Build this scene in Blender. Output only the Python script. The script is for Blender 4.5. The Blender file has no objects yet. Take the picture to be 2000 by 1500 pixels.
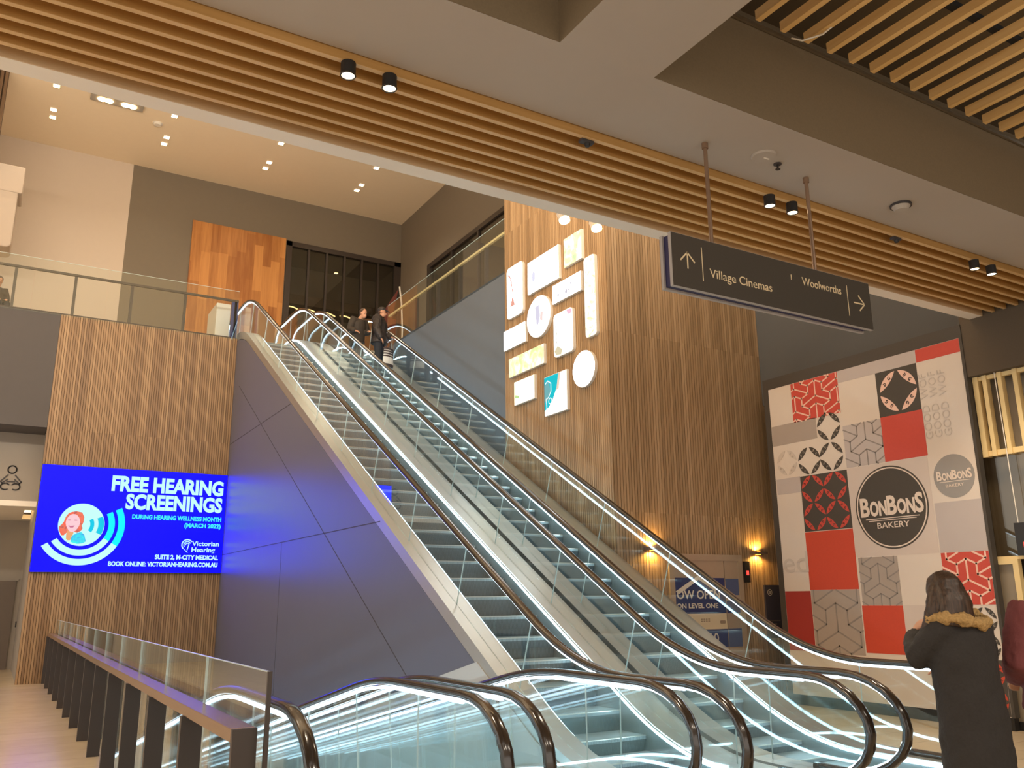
import bpy, bmesh, math, random
from mathutils import Vector, Matrix
random.seed(7)
PI = math.pi
sc = bpy.context.scene
COL = sc.collection

# ------------------------------------------------------------------ camera
F_PX = 1671.76
cam = bpy.data.cameras.new('camera'); cam.sensor_width = 36.0; cam.lens = 36.0*F_PX/2000.0
cam.clip_start = 0.05; cam.clip_end = 200
cam_o = bpy.data.objects.new('camera', cam); COL.objects.link(cam_o)
RV = Vector((0.86177566, -0.50722482, -0.00810548)); UV_ = Vector((-0.11707515, -0.21440674, 0.96970261)); FV = Vector((0.4935951, 0.83471716, 0.24415393))
cam_o.matrix_world = Matrix(((RV.x, UV_.x, -FV.x, 0), (RV.y, UV_.y, -FV.y, 0), (RV.z, UV_.z, -FV.z, 1.6), (0, 0, 0, 1)))
sc.camera = cam_o

# ------------------------------------------------------------------ world, exposure
wd = bpy.data.worlds.new('world'); sc.world = wd; wd.use_nodes = True
bg = wd.node_tree.nodes['Background']
bg.inputs[0].default_value = (1.0, 0.90, 0.79, 1); bg.inputs[1].default_value = 1.6
sc.view_settings.view_transform = 'Standard'; sc.view_settings.look = 'None'
sc.view_settings.exposure = 0.0; sc.view_settings.gamma = 1.0; sc.view_settings.use_curve_mapping = False
cy = sc.cycles
cy.max_bounces = 10; cy.diffuse_bounces = 4; cy.glossy_bounces = 6; cy.transmission_bounces = 8; cy.transparent_max_bounces = 40
cy.use_denoising = True; cy.sample_clamp_indirect = 6.0; cy.caustics_reflective = False; cy.caustics_refractive = False

def lamp(name, kind, loc, energy, color, aim=None, size=0.1, angle=100, blend=0.6):
    l = bpy.data.lights.new(name, kind); l.energy = energy; l.color = color
    if kind == 'SPOT': l.spot_size = math.radians(angle); l.spot_blend = blend; l.shadow_soft_size = size
    elif kind == 'POINT': l.shadow_soft_size = size
    elif kind == 'AREA': l.size = size
    o = bpy.data.objects.new(name, l); COL.objects.link(o); o.location = loc
    if aim is not None:
        o.rotation_euler = (Vector(aim)-Vector(loc)).to_track_quat('-Z', 'Y').to_euler()
    return o
WARM = (1.0, 0.81, 0.58); WARM2 = (1.0, 0.86, 0.68); AMBER = (1.0, 0.55, 0.12)
# ceiling downlights of the tall atrium
for x in (-0.13, 2.87, 5.9, 9.0):
    lamp('atrium_lamp', 'SPOT', (x, 23.6, 14.9), 200, WARM, (x, 23.6, 0), 0.12, 120, 0.8)
    lamp('atrium_lamp', 'SPOT', (x, 25.1, 14.9), 120, WARM, (x, 25.1, 0), 0.12, 120, 0.8)
for x in (0.5, 4.0, 9.6):
    lamp('atrium_lamp', 'SPOT', (x, 13.0, 14.9), 90, WARM, (x, 15.0, 4), 0.15, 110, 0.8)
# unseen fill light added behind the edge beam to brighten the high ceiling
up_ = lamp('added_ceiling_fill', 'AREA', (1.0, 7.0, 8.4), 2600, (1.0, 0.87, 0.70), (1.6, 12.0, 15.0), 1.0)
up_.data.shape = 'RECTANGLE'; up_.data.size = 18.0; up_.data.size_y = 0.6
# spots on the timber batten soffit
for x in (1.77, 2.09, 6.04, 6.35, 9.40, 9.72):
    lamp('soffit_lamp', 'SPOT', (x, 5.25, 5.0), 130, WARM, (x, 5.25, 0), 0.07, 120, 0.7)
# unseen spots added behind the camera to fill the concourse with light
for x in (-4.0, 0.0, 4.0, 8.0):
    lamp('added_mall_fill', 'SPOT', (x, -0.5, 5.2), 260, WARM2, (x, 0.3, 0), 0.2, 140, 0.8)
for y in (9.0, 14.0, 19.0):
    lamp('added_walkway_fill', 'SPOT', (-1.0, y, 7.0), 110, WARM2, (-0.6, y, 0), 0.2, 120, 0.8)  # added spots without fittings, brightening the left walkway

# ------------------------------------------------------------------ materials
def lin(c):
    return tuple(((v/255.0)/12.92 if v/255.0 <= 0.04045 else ((v/255.0+0.055)/1.055)**2.4) for v in c)
def newmat(name):
    m = bpy.data.materials.new(name); m.use_nodes = True
    return m, m.node_tree, m.node_tree.nodes['Principled BSDF']
def mat(name, rgb, rough=0.6, metal=0.0, noise=0.06, scale=6.0, spec=0.5, emit=None, estr=0.0, bump=0.0):
    m, t, b = newmat(name); c = lin(rgb)
    b.inputs['Roughness'].default_value = rough; b.inputs['Metallic'].default_value = metal
    b.inputs['Specular IOR Level'].default_value = spec
    g = t.nodes.new('ShaderNodeNewGeometry'); n = t.nodes.new('ShaderNodeTexNoise')
    n.inputs['Scale'].default_value = scale; n.inputs['Detail'].default_value = 4
    t.links.new(g.outputs['Position'], n.inputs['Vector'])
    r = t.nodes.new('ShaderNodeMapRange'); r.inputs[3].default_value = 1-noise; r.inputs[4].default_value = 1+noise
    t.links.new(n.outputs['Fac'], r.inputs[0])
    mx = t.nodes.new('ShaderNodeMix'); mx.data_type = 'RGBA'; mx.blend_type = 'MULTIPLY'; mx.inputs[0].default_value = 1
    mx.inputs[6].default_value = (*c, 1); t.links.new(r.outputs[0], mx.inputs[7]); t.links.new(mx.outputs[2], b.inputs['Base Color'])
    if bump:
        bp = t.nodes.new('ShaderNodeBump'); bp.inputs['Strength'].default_value = bump; bp.inputs['Distance'].default_value = 0.01
        t.links.new(n.outputs['Fac'], bp.inputs['Height']); t.links.new(bp.outputs[0], b.inputs['Normal'])
    if emit:
        b.inputs['Emission Color'].default_value = (*lin(emit), 1); b.inputs['Emission Strength'].default_value = estr
    return m
def emis(name, rgb, s):
    m, t, b = newmat(name)
    b.inputs['Base Color'].default_value = (0.01, 0.01, 0.01, 1); b.inputs['Roughness'].default_value = 0.4; b.inputs['Specular IOR Level'].default_value = 0.05
    b.inputs['Emission Color'].default_value = (*lin(rgb), 1); b.inputs['Emission Strength'].default_value = s
    return m
def emis_art(name, cols, scale, s, detail=5, contrast=(0.35, 0.65)):
    m, t, b = newmat(name)
    b.inputs['Base Color'].default_value = (0.02, 0.02, 0.02, 1)
    g = t.nodes.new('ShaderNodeNewGeometry'); n = t.nodes.new('ShaderNodeTexNoise'); n.inputs['Scale'].default_value = scale; n.inputs['Detail'].default_value = detail
    n.inputs['Distortion'].default_value = 1.2
    t.links.new(g.outputs['Position'], n.inputs['Vector'])
    cr = t.nodes.new('ShaderNodeValToRGB'); e = cr.color_ramp.elements
    while len(e) < len(cols): e.new(0.5)
    for i, c in enumerate(cols):
        e[i].position = contrast[0]+(contrast[1]-contrast[0])*i/(len(cols)-1); e[i].color = (*lin(c), 1)
    t.links.new(n.outputs['Fac'], cr.inputs[0]); t.links.new(cr.outputs[0], b.inputs['Emission Color'])
    b.inputs['Emission Strength'].default_value = s
    return m
def math_(t, op, a, b=None):
    n = t.nodes.new('ShaderNodeMath'); n.operation = op
    for i, v in enumerate((a, b)):
        if v is None: continue
        if hasattr(v, 'links'): t.links.new(v, n.inputs[i])
        else: n.inputs[i].default_value = v
    return n.outputs[0]
def slatmat(name, axis, pitch, c1, c2, c3, board=2.6, rough=0.5, off=0.0):
    """vertical timber slats: tone per slat and per board length, with fine grain"""
    m, t, b = newmat(name)
    g = t.nodes.new('ShaderNodeNewGeometry'); s = t.nodes.new('ShaderNodeSeparateXYZ'); t.links.new(g.outputs['Position'], s.inputs[0])
    u = s.outputs[axis]; iu = math_(t, 'FLOOR', math_(t, 'DIVIDE', math_(t, 'SUBTRACT', u, off), pitch))
    w1 = t.nodes.new('ShaderNodeTexWhiteNoise'); w1.noise_dimensions = '1D'; t.links.new(iu, w1.inputs['W'])
    iz = math_(t, 'FLOOR', math_(t, 'DIVIDE', s.outputs[2], board))
    cmb = t.nodes.new('ShaderNodeCombineXYZ'); t.links.new(iu, cmb.inputs[0]); t.links.new(iz, cmb.inputs[1])
    w2 = t.nodes.new('ShaderNodeTexWhiteNoise'); w2.noise_dimensions = '2D'; t.links.new(cmb.outputs[0], w2.inputs['Vector'])
    mp = t.nodes.new('ShaderNodeMapping'); mp.inputs['Scale'].default_value = (18, 18, 0.9) ; t.links.new(g.outputs['Position'], mp.inputs[0])
    n = t.nodes.new('ShaderNodeTexNoise'); n.inputs['Scale'].default_value = 1.0; n.inputs['Detail'].default_value = 6; t.links.new(mp.outputs[0], n.inputs['Vector'])
    f = math_(t, 'ADD', math_(t, 'MULTIPLY', w2.outputs['Value'], 0.7), math_(t, 'MULTIPLY', n.outputs['Fac'], 0.45))
    cr = t.nodes.new('ShaderNodeValToRGB'); e = cr.color_ramp.elements; e.new(0.5)
    for i, (p, c) in enumerate(((0.1, c1), (0.55, c2), (0.95, c3))): e[i].position = p; e[i].color = (*lin(c), 1)
    t.links.new(f, cr.inputs[0]); t.links.new(cr.outputs[0], b.inputs['Base Color']); b.inputs['Roughness'].default_value = rough
    return m
def woodmat(name, c1, c2, stretch=(1, 12, 12), rough=0.45, boards=None):
    m, t, b = newmat(name)
    g = t.nodes.new('ShaderNodeNewGeometry'); mp = t.nodes.new('ShaderNodeMapping'); mp.inputs['Scale'].default_value = stretch; t.links.new(g.outputs['Position'], mp.inputs[0])
    n = t.nodes.new('ShaderNodeTexNoise'); n.inputs['Scale'].default_value = 1.5; n.inputs['Detail'].default_value = 8; n.inputs['Distortion'].default_value = 0.6
    t.links.new(mp.outputs[0], n.inputs['Vector']); fac = n.outputs['Fac']
    if boards:
        s = t.nodes.new('ShaderNodeSeparateXYZ'); t.links.new(g.outputs['Position'], s.inputs[0])
        iu = math_(t, 'FLOOR', math_(t, 'DIVIDE', s.outputs[0], boards)); 
        wn0 = t.nodes.new('ShaderNodeTexWhiteNoise'); wn0.noise_dimensions = '1D'; t.links.new(iu, wn0.inputs['W'])
        iz = math_(t, 'FLOOR', math_(t, 'ADD', math_(t, 'DIVIDE', s.outputs[2], 1.6), math_(t, 'MULTIPLY', wn0.outputs['Value'], 5)))
        cb = t.nodes.new('ShaderNodeCombineXYZ'); t.links.new(iu, cb.inputs[0]); t.links.new(iz, cb.inputs[1])
        wn = t.nodes.new('ShaderNodeTexWhiteNoise'); wn.noise_dimensions = '2D'; t.links.new(cb.outputs[0], wn.inputs['Vector'])
        fac = math_(t, 'ADD', math_(t, 'MULTIPLY', n.outputs['Fac'], 0.6), math_(t, 'MULTIPLY', wn.outputs['Value'], 0.4))
    cr = t.nodes.new('ShaderNodeValToRGB'); e = cr.color_ramp.elements
    e[0].position = 0.28; e[0].color = (*lin(c1), 1); e[1].position = 0.72; e[1].color = (*lin(c2), 1)
    t.links.new(fac, cr.inputs[0]); t.links.new(cr.outputs[0], b.inputs['Base Color']); b.inputs['Roughness'].default_value = rough
    return m
def tilemat(name, c1, c2, w, h, rough, mortar=0.004):
    m, t, b = newmat(name)
    g = t.nodes.new('ShaderNodeNewGeometry'); br = t.nodes.new('ShaderNodeTexBrick')
    br.inputs['Color1'].default_value = (*lin(c1), 1); br.inputs['Color2'].default_value = (*lin(c2), 1)
    br.inputs['Mortar'].default_value = (*[v*0.6 for v in lin(c1)], 1); br.inputs['Scale'].default_value = 1
    br.inputs['Brick Width'].default_value = w; br.inputs['Row Height'].default_value = h; br.inputs['Mortar Size'].default_value = mortar; br.offset = 0.0
    t.links.new(g.outputs['Position'], br.inputs['Vector'])
    n = t.nodes.new('ShaderNodeTexNoise'); n.inputs['Scale'].default_value = 3; n.inputs['Detail'].default_value = 8; t.links.new(g.outputs['Position'], n.inputs['Vector'])
    r = t.nodes.new('ShaderNodeMapRange'); r.inputs[3].default_value = 0.85; r.inputs[4].default_value = 1.12; t.links.new(n.outputs['Fac'], r.inputs[0])
    mx = t.nodes.new('ShaderNodeMix'); mx.data_type = 'RGBA'; mx.blend_type = 'MULTIPLY'; mx.inputs[0].default_value = 1
    t.links.new(br.outputs['Color'], mx.inputs[6]); t.links.new(r.outputs[0], mx.inputs[7]); t.links.new(mx.outputs[2], b.inputs['Base Color'])
    b.inputs['Roughness'].default_value = rough
    return m
def glassmat(name, tint=(0.93, 0.985, 0.975), ior=1.5, rough=0.0):
    m = bpy.data.materials.new(name); m.use_nodes = True; t = m.node_tree; t.nodes.clear()
    o = t.nodes.new('ShaderNodeOutputMaterial'); mx = t.nodes.new('ShaderNodeMixShader'); tr = t.nodes.new('ShaderNodeBsdfTransparent'); gl = t.nodes.new('ShaderNodeBsdfGlossy'); fr = t.nodes.new('ShaderNodeFresnel')
    tr.inputs[0].default_value = (*tint, 1); gl.inputs[0].default_value = (0.95, 1, 1, 1); gl.inputs['Roughness'].default_value = rough; fr.inputs[0].default_value = ior
    ge = t.nodes.new('ShaderNodeNewGeometry'); ir = t.nodes.new('ShaderNodeMapRange')   # same reflectance entering and leaving the sheet
    ir.inputs[3].default_value = ior; ir.inputs[4].default_value = 1/ior; t.links.new(ge.outputs['Backfacing'], ir.inputs[0]); t.links.new(ir.outputs[0], fr.inputs[0])
    t.links.new(fr.outputs[0], mx.inputs[0]); t.links.new(tr.outputs[0], mx.inputs[1]); t.links.new(gl.outputs[0], mx.inputs[2]); t.links.new(mx.outputs[0], o.inputs[0])
    return m
def ribmat(name, rgb, axis, pitch, rough=0.35, metal=0.8, depth=0.6):
    m, t, b = newmat(name); c = lin(rgb)
    g = t.nodes.new('ShaderNodeTexCoord'); s = t.nodes.new('ShaderNodeSeparateXYZ'); t.links.new(g.outputs['Object'], s.inputs[0])
    f = math_(t, 'PINGPONG', math_(t, 'DIVIDE', s.outputs[axis], pitch), 0.5)
    r = t.nodes.new('ShaderNodeMapRange'); r.inputs[1].default_value = 0.1; r.inputs[2].default_value = 0.4; r.inputs[3].default_value = 1-depth; r.inputs[4].default_value = 1.0; t.links.new(f, r.inputs[0])
    mx = t.nodes.new('ShaderNodeMix'); mx.data_type = 'RGBA'; mx.blend_type = 'MULTIPLY'; mx.inputs[0].default_value = 1
    mx.inputs[6].default_value = (*c, 1); t.links.new(r.outputs[0], mx.inputs[7]); t.links.new(mx.outputs[2], b.inputs['Base Color'])
    b.inputs['Roughness'].default_value = rough; b.inputs['Metallic'].default_value = metal
    return m

M = {}
M['floor'] = tilemat('floor_tile', (205, 188, 160), (212, 195, 168), 1.2, 0.6, 0.22)
M['slat_wall'] = slatmat('timber_slats_wall', 0, 0.05, (120, 94, 70), (146, 116, 84), (168, 138, 104), 2.65, off=0.59)
M['slat_x'] = slatmat('timber_slats_front', 0, 0.055, (136, 112, 84), (158, 130, 98), (176, 148, 116), 2.9, off=8.05)
M['slat_y'] = slatmat('timber_slats_side', 1, 0.055, (140, 112, 80), (164, 132, 96), (182, 150, 112), 2.9, off=10.54)
M['gap'] = mat('slat_gap_dark', (92, 72, 52), 0.8)
M['grey_ceiling'] = mat('grey_plasterboard', (176, 166, 156), 0.75, noise=0.02)
M['cream'] = mat('cream_paint', (238, 220, 192), 0.7, noise=0.02)
M['white'] = mat('white_paint', (240, 232, 220), 0.6, noise=0.02)
M['beige'] = mat('beige_paint', (214, 186, 148), 0.6, noise=0.02)
M['beige'] = mat('beige_paint', (206, 178, 140), 0.6, noise=0.02)
M['cream_wall'] = mat('cream_wall_paint', (196, 182, 168), 0.7, noise=0.02)
M['taupe'] = mat('taupe_paint', (116, 106, 92), 0.75, noise=0.03)
M['dark_brown'] = mat('dark_brown_acoustic', (124, 108, 84), 0.9, noise=0.12, scale=60)
M['dark_fascia'] = mat('dark_fascia', (90, 78, 64), 0.85, noise=0.1, scale=50)
M['blue_grey'] = mat('blue_grey_paint', (98, 106, 116), 0.6, noise=0.03)
M['blue_dark'] = mat('dark_blue_grey_paint', (88, 90, 92), 0.7, noise=0.03)
M['fascia_grey'] = mat('warm_grey_paint', (84, 80, 80), 0.7, noise=0.03)
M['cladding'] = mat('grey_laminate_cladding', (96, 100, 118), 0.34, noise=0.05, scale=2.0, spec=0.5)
M['joint'] = mat('panel_joint', (62, 58, 60), 0.6)
M['wall_grey'] = mat('recess_grey_paint', (156, 148, 138), 0.7, noise=0.02)
M['batten'] = woodmat('golden_batten_timber', (172, 130, 72), (194, 150, 90), (0.6, 14, 14))
M['batten_bottom'] = woodmat('golden_batten_lit_underside', (204, 168, 118), (218, 182, 132), (0.6, 14, 14))  # paler copy of the batten timber, the underside's light put into its colour
M['grille'] = woodmat('amber_grille_timber', (236, 192, 126), (244, 206, 144), (14, 0.6, 14))
M['panel_wood'] = woodmat('orange_timber_boards', (150, 92, 42), (196, 136, 74), (9, 9, 0.6), boards=0.28)
M['dark_timber'] = woodmat('dark_timber', (84, 62, 44), (112, 88, 64), (14, 14, 0.7))
M['steel'] = mat('brushed_steel', (200, 192, 178), 0.28, 1.0, 0.06, 30)
M['steel_warm'] = mat('satin_deck_steel', (196, 198, 196), 0.36, 0.9, 0.03, 6)
M['chrome'] = mat('polished_steel', (215, 210, 202), 0.12, 1.0, 0.03)
M['rubber'] = mat('black_handrail_rubber', (46, 38, 32), 0.16, noise=0.05, spec=0.8)
M['black'] = mat('black_metal', (40, 37, 36), 0.45, 0.2)
M['black_gap'] = mat('black_gap', (14, 14, 15), 0.8)
M['post'] = mat('dark_bronze_post', (66, 58, 54), 0.42, 0.3, 0.05)
M['rail_bronze'] = mat('bronze_rail', (158, 132, 112), 0.25, 0.55, 0.04)
M['skirt'] = mat('grey_skirt', (128, 142, 146), 0.35, 0.4)
M['step'] = ribmat('ribbed_step_metal', (150, 164, 168), 0, 0.018, 0.42, 0.3, 0.4)
M['step_riser'] = ribmat('ribbed_riser_metal', (92, 102, 106), 0, 0.018, 0.45, 0.3, 0.45)
M['pallet'] = ribmat('ribbed_pallet_metal', (150, 158, 160), 0, 0.018, 0.4, 0.4, 0.3)
M['travel_panel'] = mat('pale_skirting_panel', (184, 188, 190), 0.35, noise=0.03)
M['glass'] = glassmat('clear_balustrade_glass', (0.95, 0.985, 0.99))
M['glass_edge'] = mat('glass_edge', (214, 234, 232), 0.2, noise=0.02)
M['shop_glass'] = glassmat('shopfront_glass', (0.82, 0.80, 0.76), 1.6)
M['led'] = emis('white_led_strip', (222, 240, 255), 6)
M['led_base'] = emis('white_led_skirting', (206, 240, 252), 24)
M['lamp_glow'] = emis('warm_lamp_lens', (255, 226, 180), 9)
M['lamp_hot'] = emis('hot_lamp_lens', (255, 214, 150), 30)
M['amber_glow'] = emis('amber_lamp_slot', (255, 170, 50), 14)
M['cove_glow'] = emis('warm_cove_strip', (255, 210, 140), 5)
M['gold_reflection'] = emis('golden_reflection_line', (255, 214, 140), 3.0)
M['navy_gap'] = mat('navy_band', (44, 42, 84), 0.5)
M['sign_face'] = mat('charcoal_sign_face', (72, 66, 58), 0.6, noise=0.08, scale=80)
M['sign_edge'] = mat('grey_sign_edge', (176, 170, 166), 0.5)
M['sign_text'] = mat('ivory_lettering', (246, 226, 186), 0.6, noise=0.0)
M['charcoal'] = mat('charcoal_print', (70, 64, 58), 0.65, noise=0.06, scale=40)
M['red'] = mat('red_print', (198, 74, 62), 0.65, noise=0.06, scale=30)
M['red_o'] = mat('orange_red_print', (200, 72, 48), 0.65, noise=0.06, scale=30)
M['red_d'] = mat('deep_red_print', (160, 50, 44), 0.65, noise=0.06, scale=30)
M['print_white'] = mat('white_print', (216, 204, 194), 0.65, noise=0.02)
M['print_pale'] = mat('pale_pattern_print', (206, 192, 184), 0.65, noise=0.03)
M['print_grey'] = mat('warm_grey_print', (166, 154, 146), 0.65, noise=0.03)
M['print_lilac'] = mat('lilac_grey_print', (186, 176, 174), 0.65, noise=0.03)
M['line_pale'] = mat('pale_line_print', (236, 196, 180), 0.65, noise=0.0)
M['line_grey'] = mat('grey_line_print', (142, 134, 130), 0.65, noise=0.0)
M['line_faint'] = mat('faint_line_print', (202, 190, 181), 0.65, noise=0.0)
M['logo_grey'] = mat('grey_logo_print', (150, 146, 144), 0.65, noise=0.03)
M['logo_text'] = mat('logo_lettering', (226, 210, 198), 0.65, noise=0.0)
M['cream_frame'] = mat('cream_shop_frame', (232, 206, 150), 0.5, noise=0.03)
M['shop_grey'] = mat('grey_shop_panel', (150, 136, 116), 0.4, noise=0.1, scale=3)
M['dark_shop'] = mat('dark_shop_interior', (64, 54, 42), 0.8)
M['door_brown'] = mat('brown_door', (104, 92, 82), 0.5)
M['door_steel'] = mat('lift_door_steel', (176, 160, 140), 0.4, 0.3)
M['navy'] = mat('navy_decal', (40, 50, 104), 0.5)
M['navy2'] = mat('blue_grey_decal', (78, 92, 130), 0.5)
M['decal_cream'] = mat('cream_decal', (216, 200, 172), 0.5)
M['decal_text'] = mat('pale_decal_lettering', (226, 218, 208), 0.5, noise=0)
M['decal_brown'] = mat('brown_decal_marks', (150, 130, 110), 0.5, noise=0)
M['kiosk'] = mat('white_cabinet', (222, 216, 206), 0.4, noise=0.02)
M['red_glow'] = emis('red_indicator', (255, 60, 50), 2.5)
SCR = 1.0
M['scr_blue'] = emis('screen_blue', (0, 0, 255), 4.0)
M['scr_white'] = emis('screen_white', (236, 255, 255), SCR)
M['scr_aqua'] = emis('screen_pale_aqua', (200, 255, 250), SCR)
M['scr_cyan'] = emis('screen_cyan', (0, 250, 255), SCR)
M['scr_mint'] = emis('screen_mint', (70, 245, 220), SCR)
M['scr_teal'] = emis('screen_teal', (0, 205, 235), SCR)
M['scr_hair'] = emis_art('screen_hair', ((176, 70, 80), (236, 110, 80), (250, 80, 60)), 9, SCR)
M['scr_skin'] = emis('screen_skin', (252, 206, 214), SCR)
M['scr_lip'] = emis('screen_lips', (206, 120, 150), SCR)
M['scr_neck'] = emis('screen_neck', (238, 170, 120), SCR)
M['scr_jacket'] = emis_art('screen_jacket', ((20, 90, 230), (0, 200, 240), (0, 240, 240)), 7, SCR)

# ------------------------------------------------------------------ mesh builder
class MB:
    def __init__(s): s.v = []; s.f = []; s.m = []
    def add(s, vs, fs, m=0):
        o = len(s.v); s.v += [tuple(v) for v in vs]
        for f in fs: s.f.append([o+i for i in f]); s.m.append(m)
    def box(s, x0, x1, y0, y1, z0, z1, m=0):
        s.add([(x0, y0, z0), (x1, y0, z0), (x1, y1, z0), (x0, y1, z0), (x0, y0, z1), (x1, y0, z1), (x1, y1, z1), (x0, y1, z1)],
              [(0, 3, 2, 1), (4, 5, 6, 7), (0, 1, 5, 4), (1, 2, 6, 5), (2, 3, 7, 6), (3, 0, 4, 7)], m)
    def prism(s, pts, mp, d0, d1, m=0):
        """polygon pts (u,v) put in space by mp(u,v,d), from depth d0 to d1"""
        n = len(pts); a = [mp(u, v, d0) for u, v in pts]; b = [mp(u, v, d1) for u, v in pts]
        s.add(a+b, [tuple(range(n))[::-1], tuple(range(n, 2*n))]+[(i, (i+1) % n, n+(i+1) % n, n+i) for i in range(n)], m)
    def sweep(s, path, x0, x1, h0, h1, m=0, vert=True):
        """rectangular bar along (y,z) path between x0..x1; from z+h0 to z+h1"""
        vs = []; n = len(path)
        for (y, z) in path: vs += [(x0, y, z+h0), (x1, y, z+h0), (x1, y, z+h1), (x0, y, z+h1)]
        fs = [(3, 2, 1, 0), tuple(4*(n-1)+i for i in range(4))]
        for i in range(n-1):
            a = 4*i; b = a+4
            for k in range(4): k2 = (k+1) % 4; fs.append((a+k, a+k2, b+k2, b+k))
        s.add(vs, fs, m)
    def tube(s, path, rads, n=10, m=0, cap=True, up=None):
        """tube through 3D points with elliptical radii (ra,rb) or float per point"""
        P = [Vector(p) for p in path]; k = len(P); vs = []
        ref = Vector(up) if up else None
        prev = None
        for i in range(k):
            d = (P[min(i+1, k-1)]-P[max(i-1, 0)])
            d = d.normalized() if d.length > 1e-9 else Vector((0, 0, 1))
            if ref is not None: a = ref - d*ref.dot(d)
            elif prev is None:
                a = Vector((1, 0, 0)) if abs(d.x) < 0.8 else Vector((0, 1, 0)); a = a-d*a.dot(d)
            else: a = prev-d*prev.dot(d)
            if a.length < 1e-6: a = Vector((0, 1, 0))
            a.normalize(); prev = a; b = d.cross(a)
            r = rads[i] if isinstance(rads, (list, tuple)) else rads
            ra, rb = (r if isinstance(r, (list, tuple)) else (r, r))
            for j in range(n):
                t = 2*PI*j/n; vs.append(P[i]+a*(ra*math.cos(t))+b*(rb*math.sin(t)))
        fs = [(i*n+j, i*n+(j+1) % n, (i+1)*n+(j+1) % n, (i+1)*n+j) for i in range(k-1) for j in range(n)]
        if cap: fs += [tuple(range(n))[::-1], tuple((k-1)*n+j for j in range(n))]
        s.add(vs, fs, m)
    def ball(s, c, r, n=14, k=9, m=0):
        rx, ry, rz = r if isinstance(r, (list, tuple)) else (r, r, r)
        vs = [(c[0], c[1], c[2]-rz)]
        for i in range(1, k):
            t = -PI/2+PI*i/k
            for j in range(n):
                p = 2*PI*j/n; vs.append((c[0]+rx*math.cos(t)*math.cos(p), c[1]+ry*math.cos(t)*math.sin(p), c[2]+rz*math.sin(t)))
        vs.append((c[0], c[1], c[2]+rz)); L = len(vs)-1
        fs = [(0, 1+(j+1) % n, 1+j) for j in range(n)]
        for i in range(k-2):
            for j in range(n): a = 1+i*n; fs.append((a+j, a+(j+1) % n, a+n+(j+1) % n, a+n+j))
        a = 1+(k-2)*n; fs += [(a+j, a+(j+1) % n, L) for j in range(n)]
        s.add(vs, fs, m)
    def cyl(s, c0, c1, r0, r1=None, n=20, m=0):
        s.tube([c0, c1], [r0, r0 if r1 is None else r1], n, m)
    def build(s, name, mats, parent=None, smooth=False, bevel=0.0, loc=None):
        me = bpy.data.meshes.new(name); me.from_pydata([tuple(v) for v in s.v], [], s.f)
        if not isinstance(mats, (list, tuple)): mats = [mats]
        for mm in mats: me.materials.append(mm)
        me.polygons.foreach_set('material_index', s.m)
        bm = bmesh.new(); bm.from_mesh(me); bmesh.ops.recalc_face_normals(bm, faces=bm.faces); bm.to_mesh(me); bm.free()
        if smooth:
            me.polygons.foreach_set('use_smooth', [True]*len(me.polygons))
        me.update()
        o = bpy.data.objects.new(name, me); COL.objects.link(o)
        if loc: o.location = loc
        if parent is not None: o.parent = parent; o.matrix_parent_inverse = parent.matrix_basis.inverted()
        if bevel:
            b = o.modifiers.new('bevel', 'BEVEL'); b.width = bevel; b.segments = 2; b.limit_method = 'ANGLE'
        return o
def tag(o, label, cat, group=None, kind=None):
    o['label'] = label; o['category'] = cat
    if group: o['group'] = group
    if kind: o['kind'] = kind
    return o
def thing(name, label, cat, loc=(0, 0, 0), group=None):
    o = bpy.data.objects.new(name, None); COL.objects.link(o); o.location = loc; o.empty_display_size = 0.2
    return tag(o, label, cat, group)
def struct(o, label=None, cat=None):
    o['kind'] = 'structure'
    if label: o['label'] = label
    if cat: o['category'] = cat
    return o
def boxobj(name, b, m, parent=None, bevel=0.0):
    g = MB(); g.box(*b); return g.build(name, m, parent, bevel=bevel)
def copy_tree(root, loc):
    r = root.copy(); COL.objects.link(r); r.location = loc
    for ch in list(root.children):
        c = ch.copy(); COL.objects.link(c); c.parent = r; c.matrix_parent_inverse = ch.matrix_parent_inverse
        for gch in list(ch.children):
            d = gch.copy(); COL.objects.link(d); d.parent = c; d.matrix_parent_inverse = gch.matrix_parent_inverse
    return r
# text turned into a mesh
def text(name, body, height, origin, right, upv, m, parent, align='LEFT', bold=0.0, width=None, thick=0.004, space=1.0, capfrac=0.72, shear=0.0):
    cu = bpy.data.curves.new('lettering', 'FONT'); cu.body = body; cu.size = height/capfrac; cu.align_x = align
    cu.extrude = thick/2; cu.offset = bold; cu.space_character = space; cu.resolution_u = 3; cu.shear = shear
    to = bpy.data.objects.new('lettering', cu); COL.objects.link(to)
    dg = bpy.context.evaluated_depsgraph_get(); me = bpy.data.meshes.new_from_object(to.evaluated_get(dg))
    bpy.data.objects.remove(to); bpy.data.curves.remove(cu)
    xs = [v.co.x for v in me.vertices]
    if not xs: return None
    w = max(xs)-min(xs); sx = (width/w) if width else 1.0
    R = Vector(right); U = Vector(upv); N = R.cross(U); O = Vector(origin)
    x0 = min(xs) if align == 'LEFT' else (max(xs) if align == 'RIGHT' else (max(xs)+min(xs))/2)
    par = parent.matrix_basis.inverted() if parent is not None else Matrix.Identity(4)
    for v in me.vertices:
        x, y, z = v.co; v.co = O+R*((x-x0)*sx)+U*y+N*z
    me.materials.clear(); me.materials.append(m); me.polygons.foreach_set('material_index', [0]*len(me.polygons)); me.update()
    o = bpy.data.objects.new(name, me); COL.objects.link(o)
    if parent is not None: o.parent = parent; o.matrix_parent_inverse = par
    return o
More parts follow.
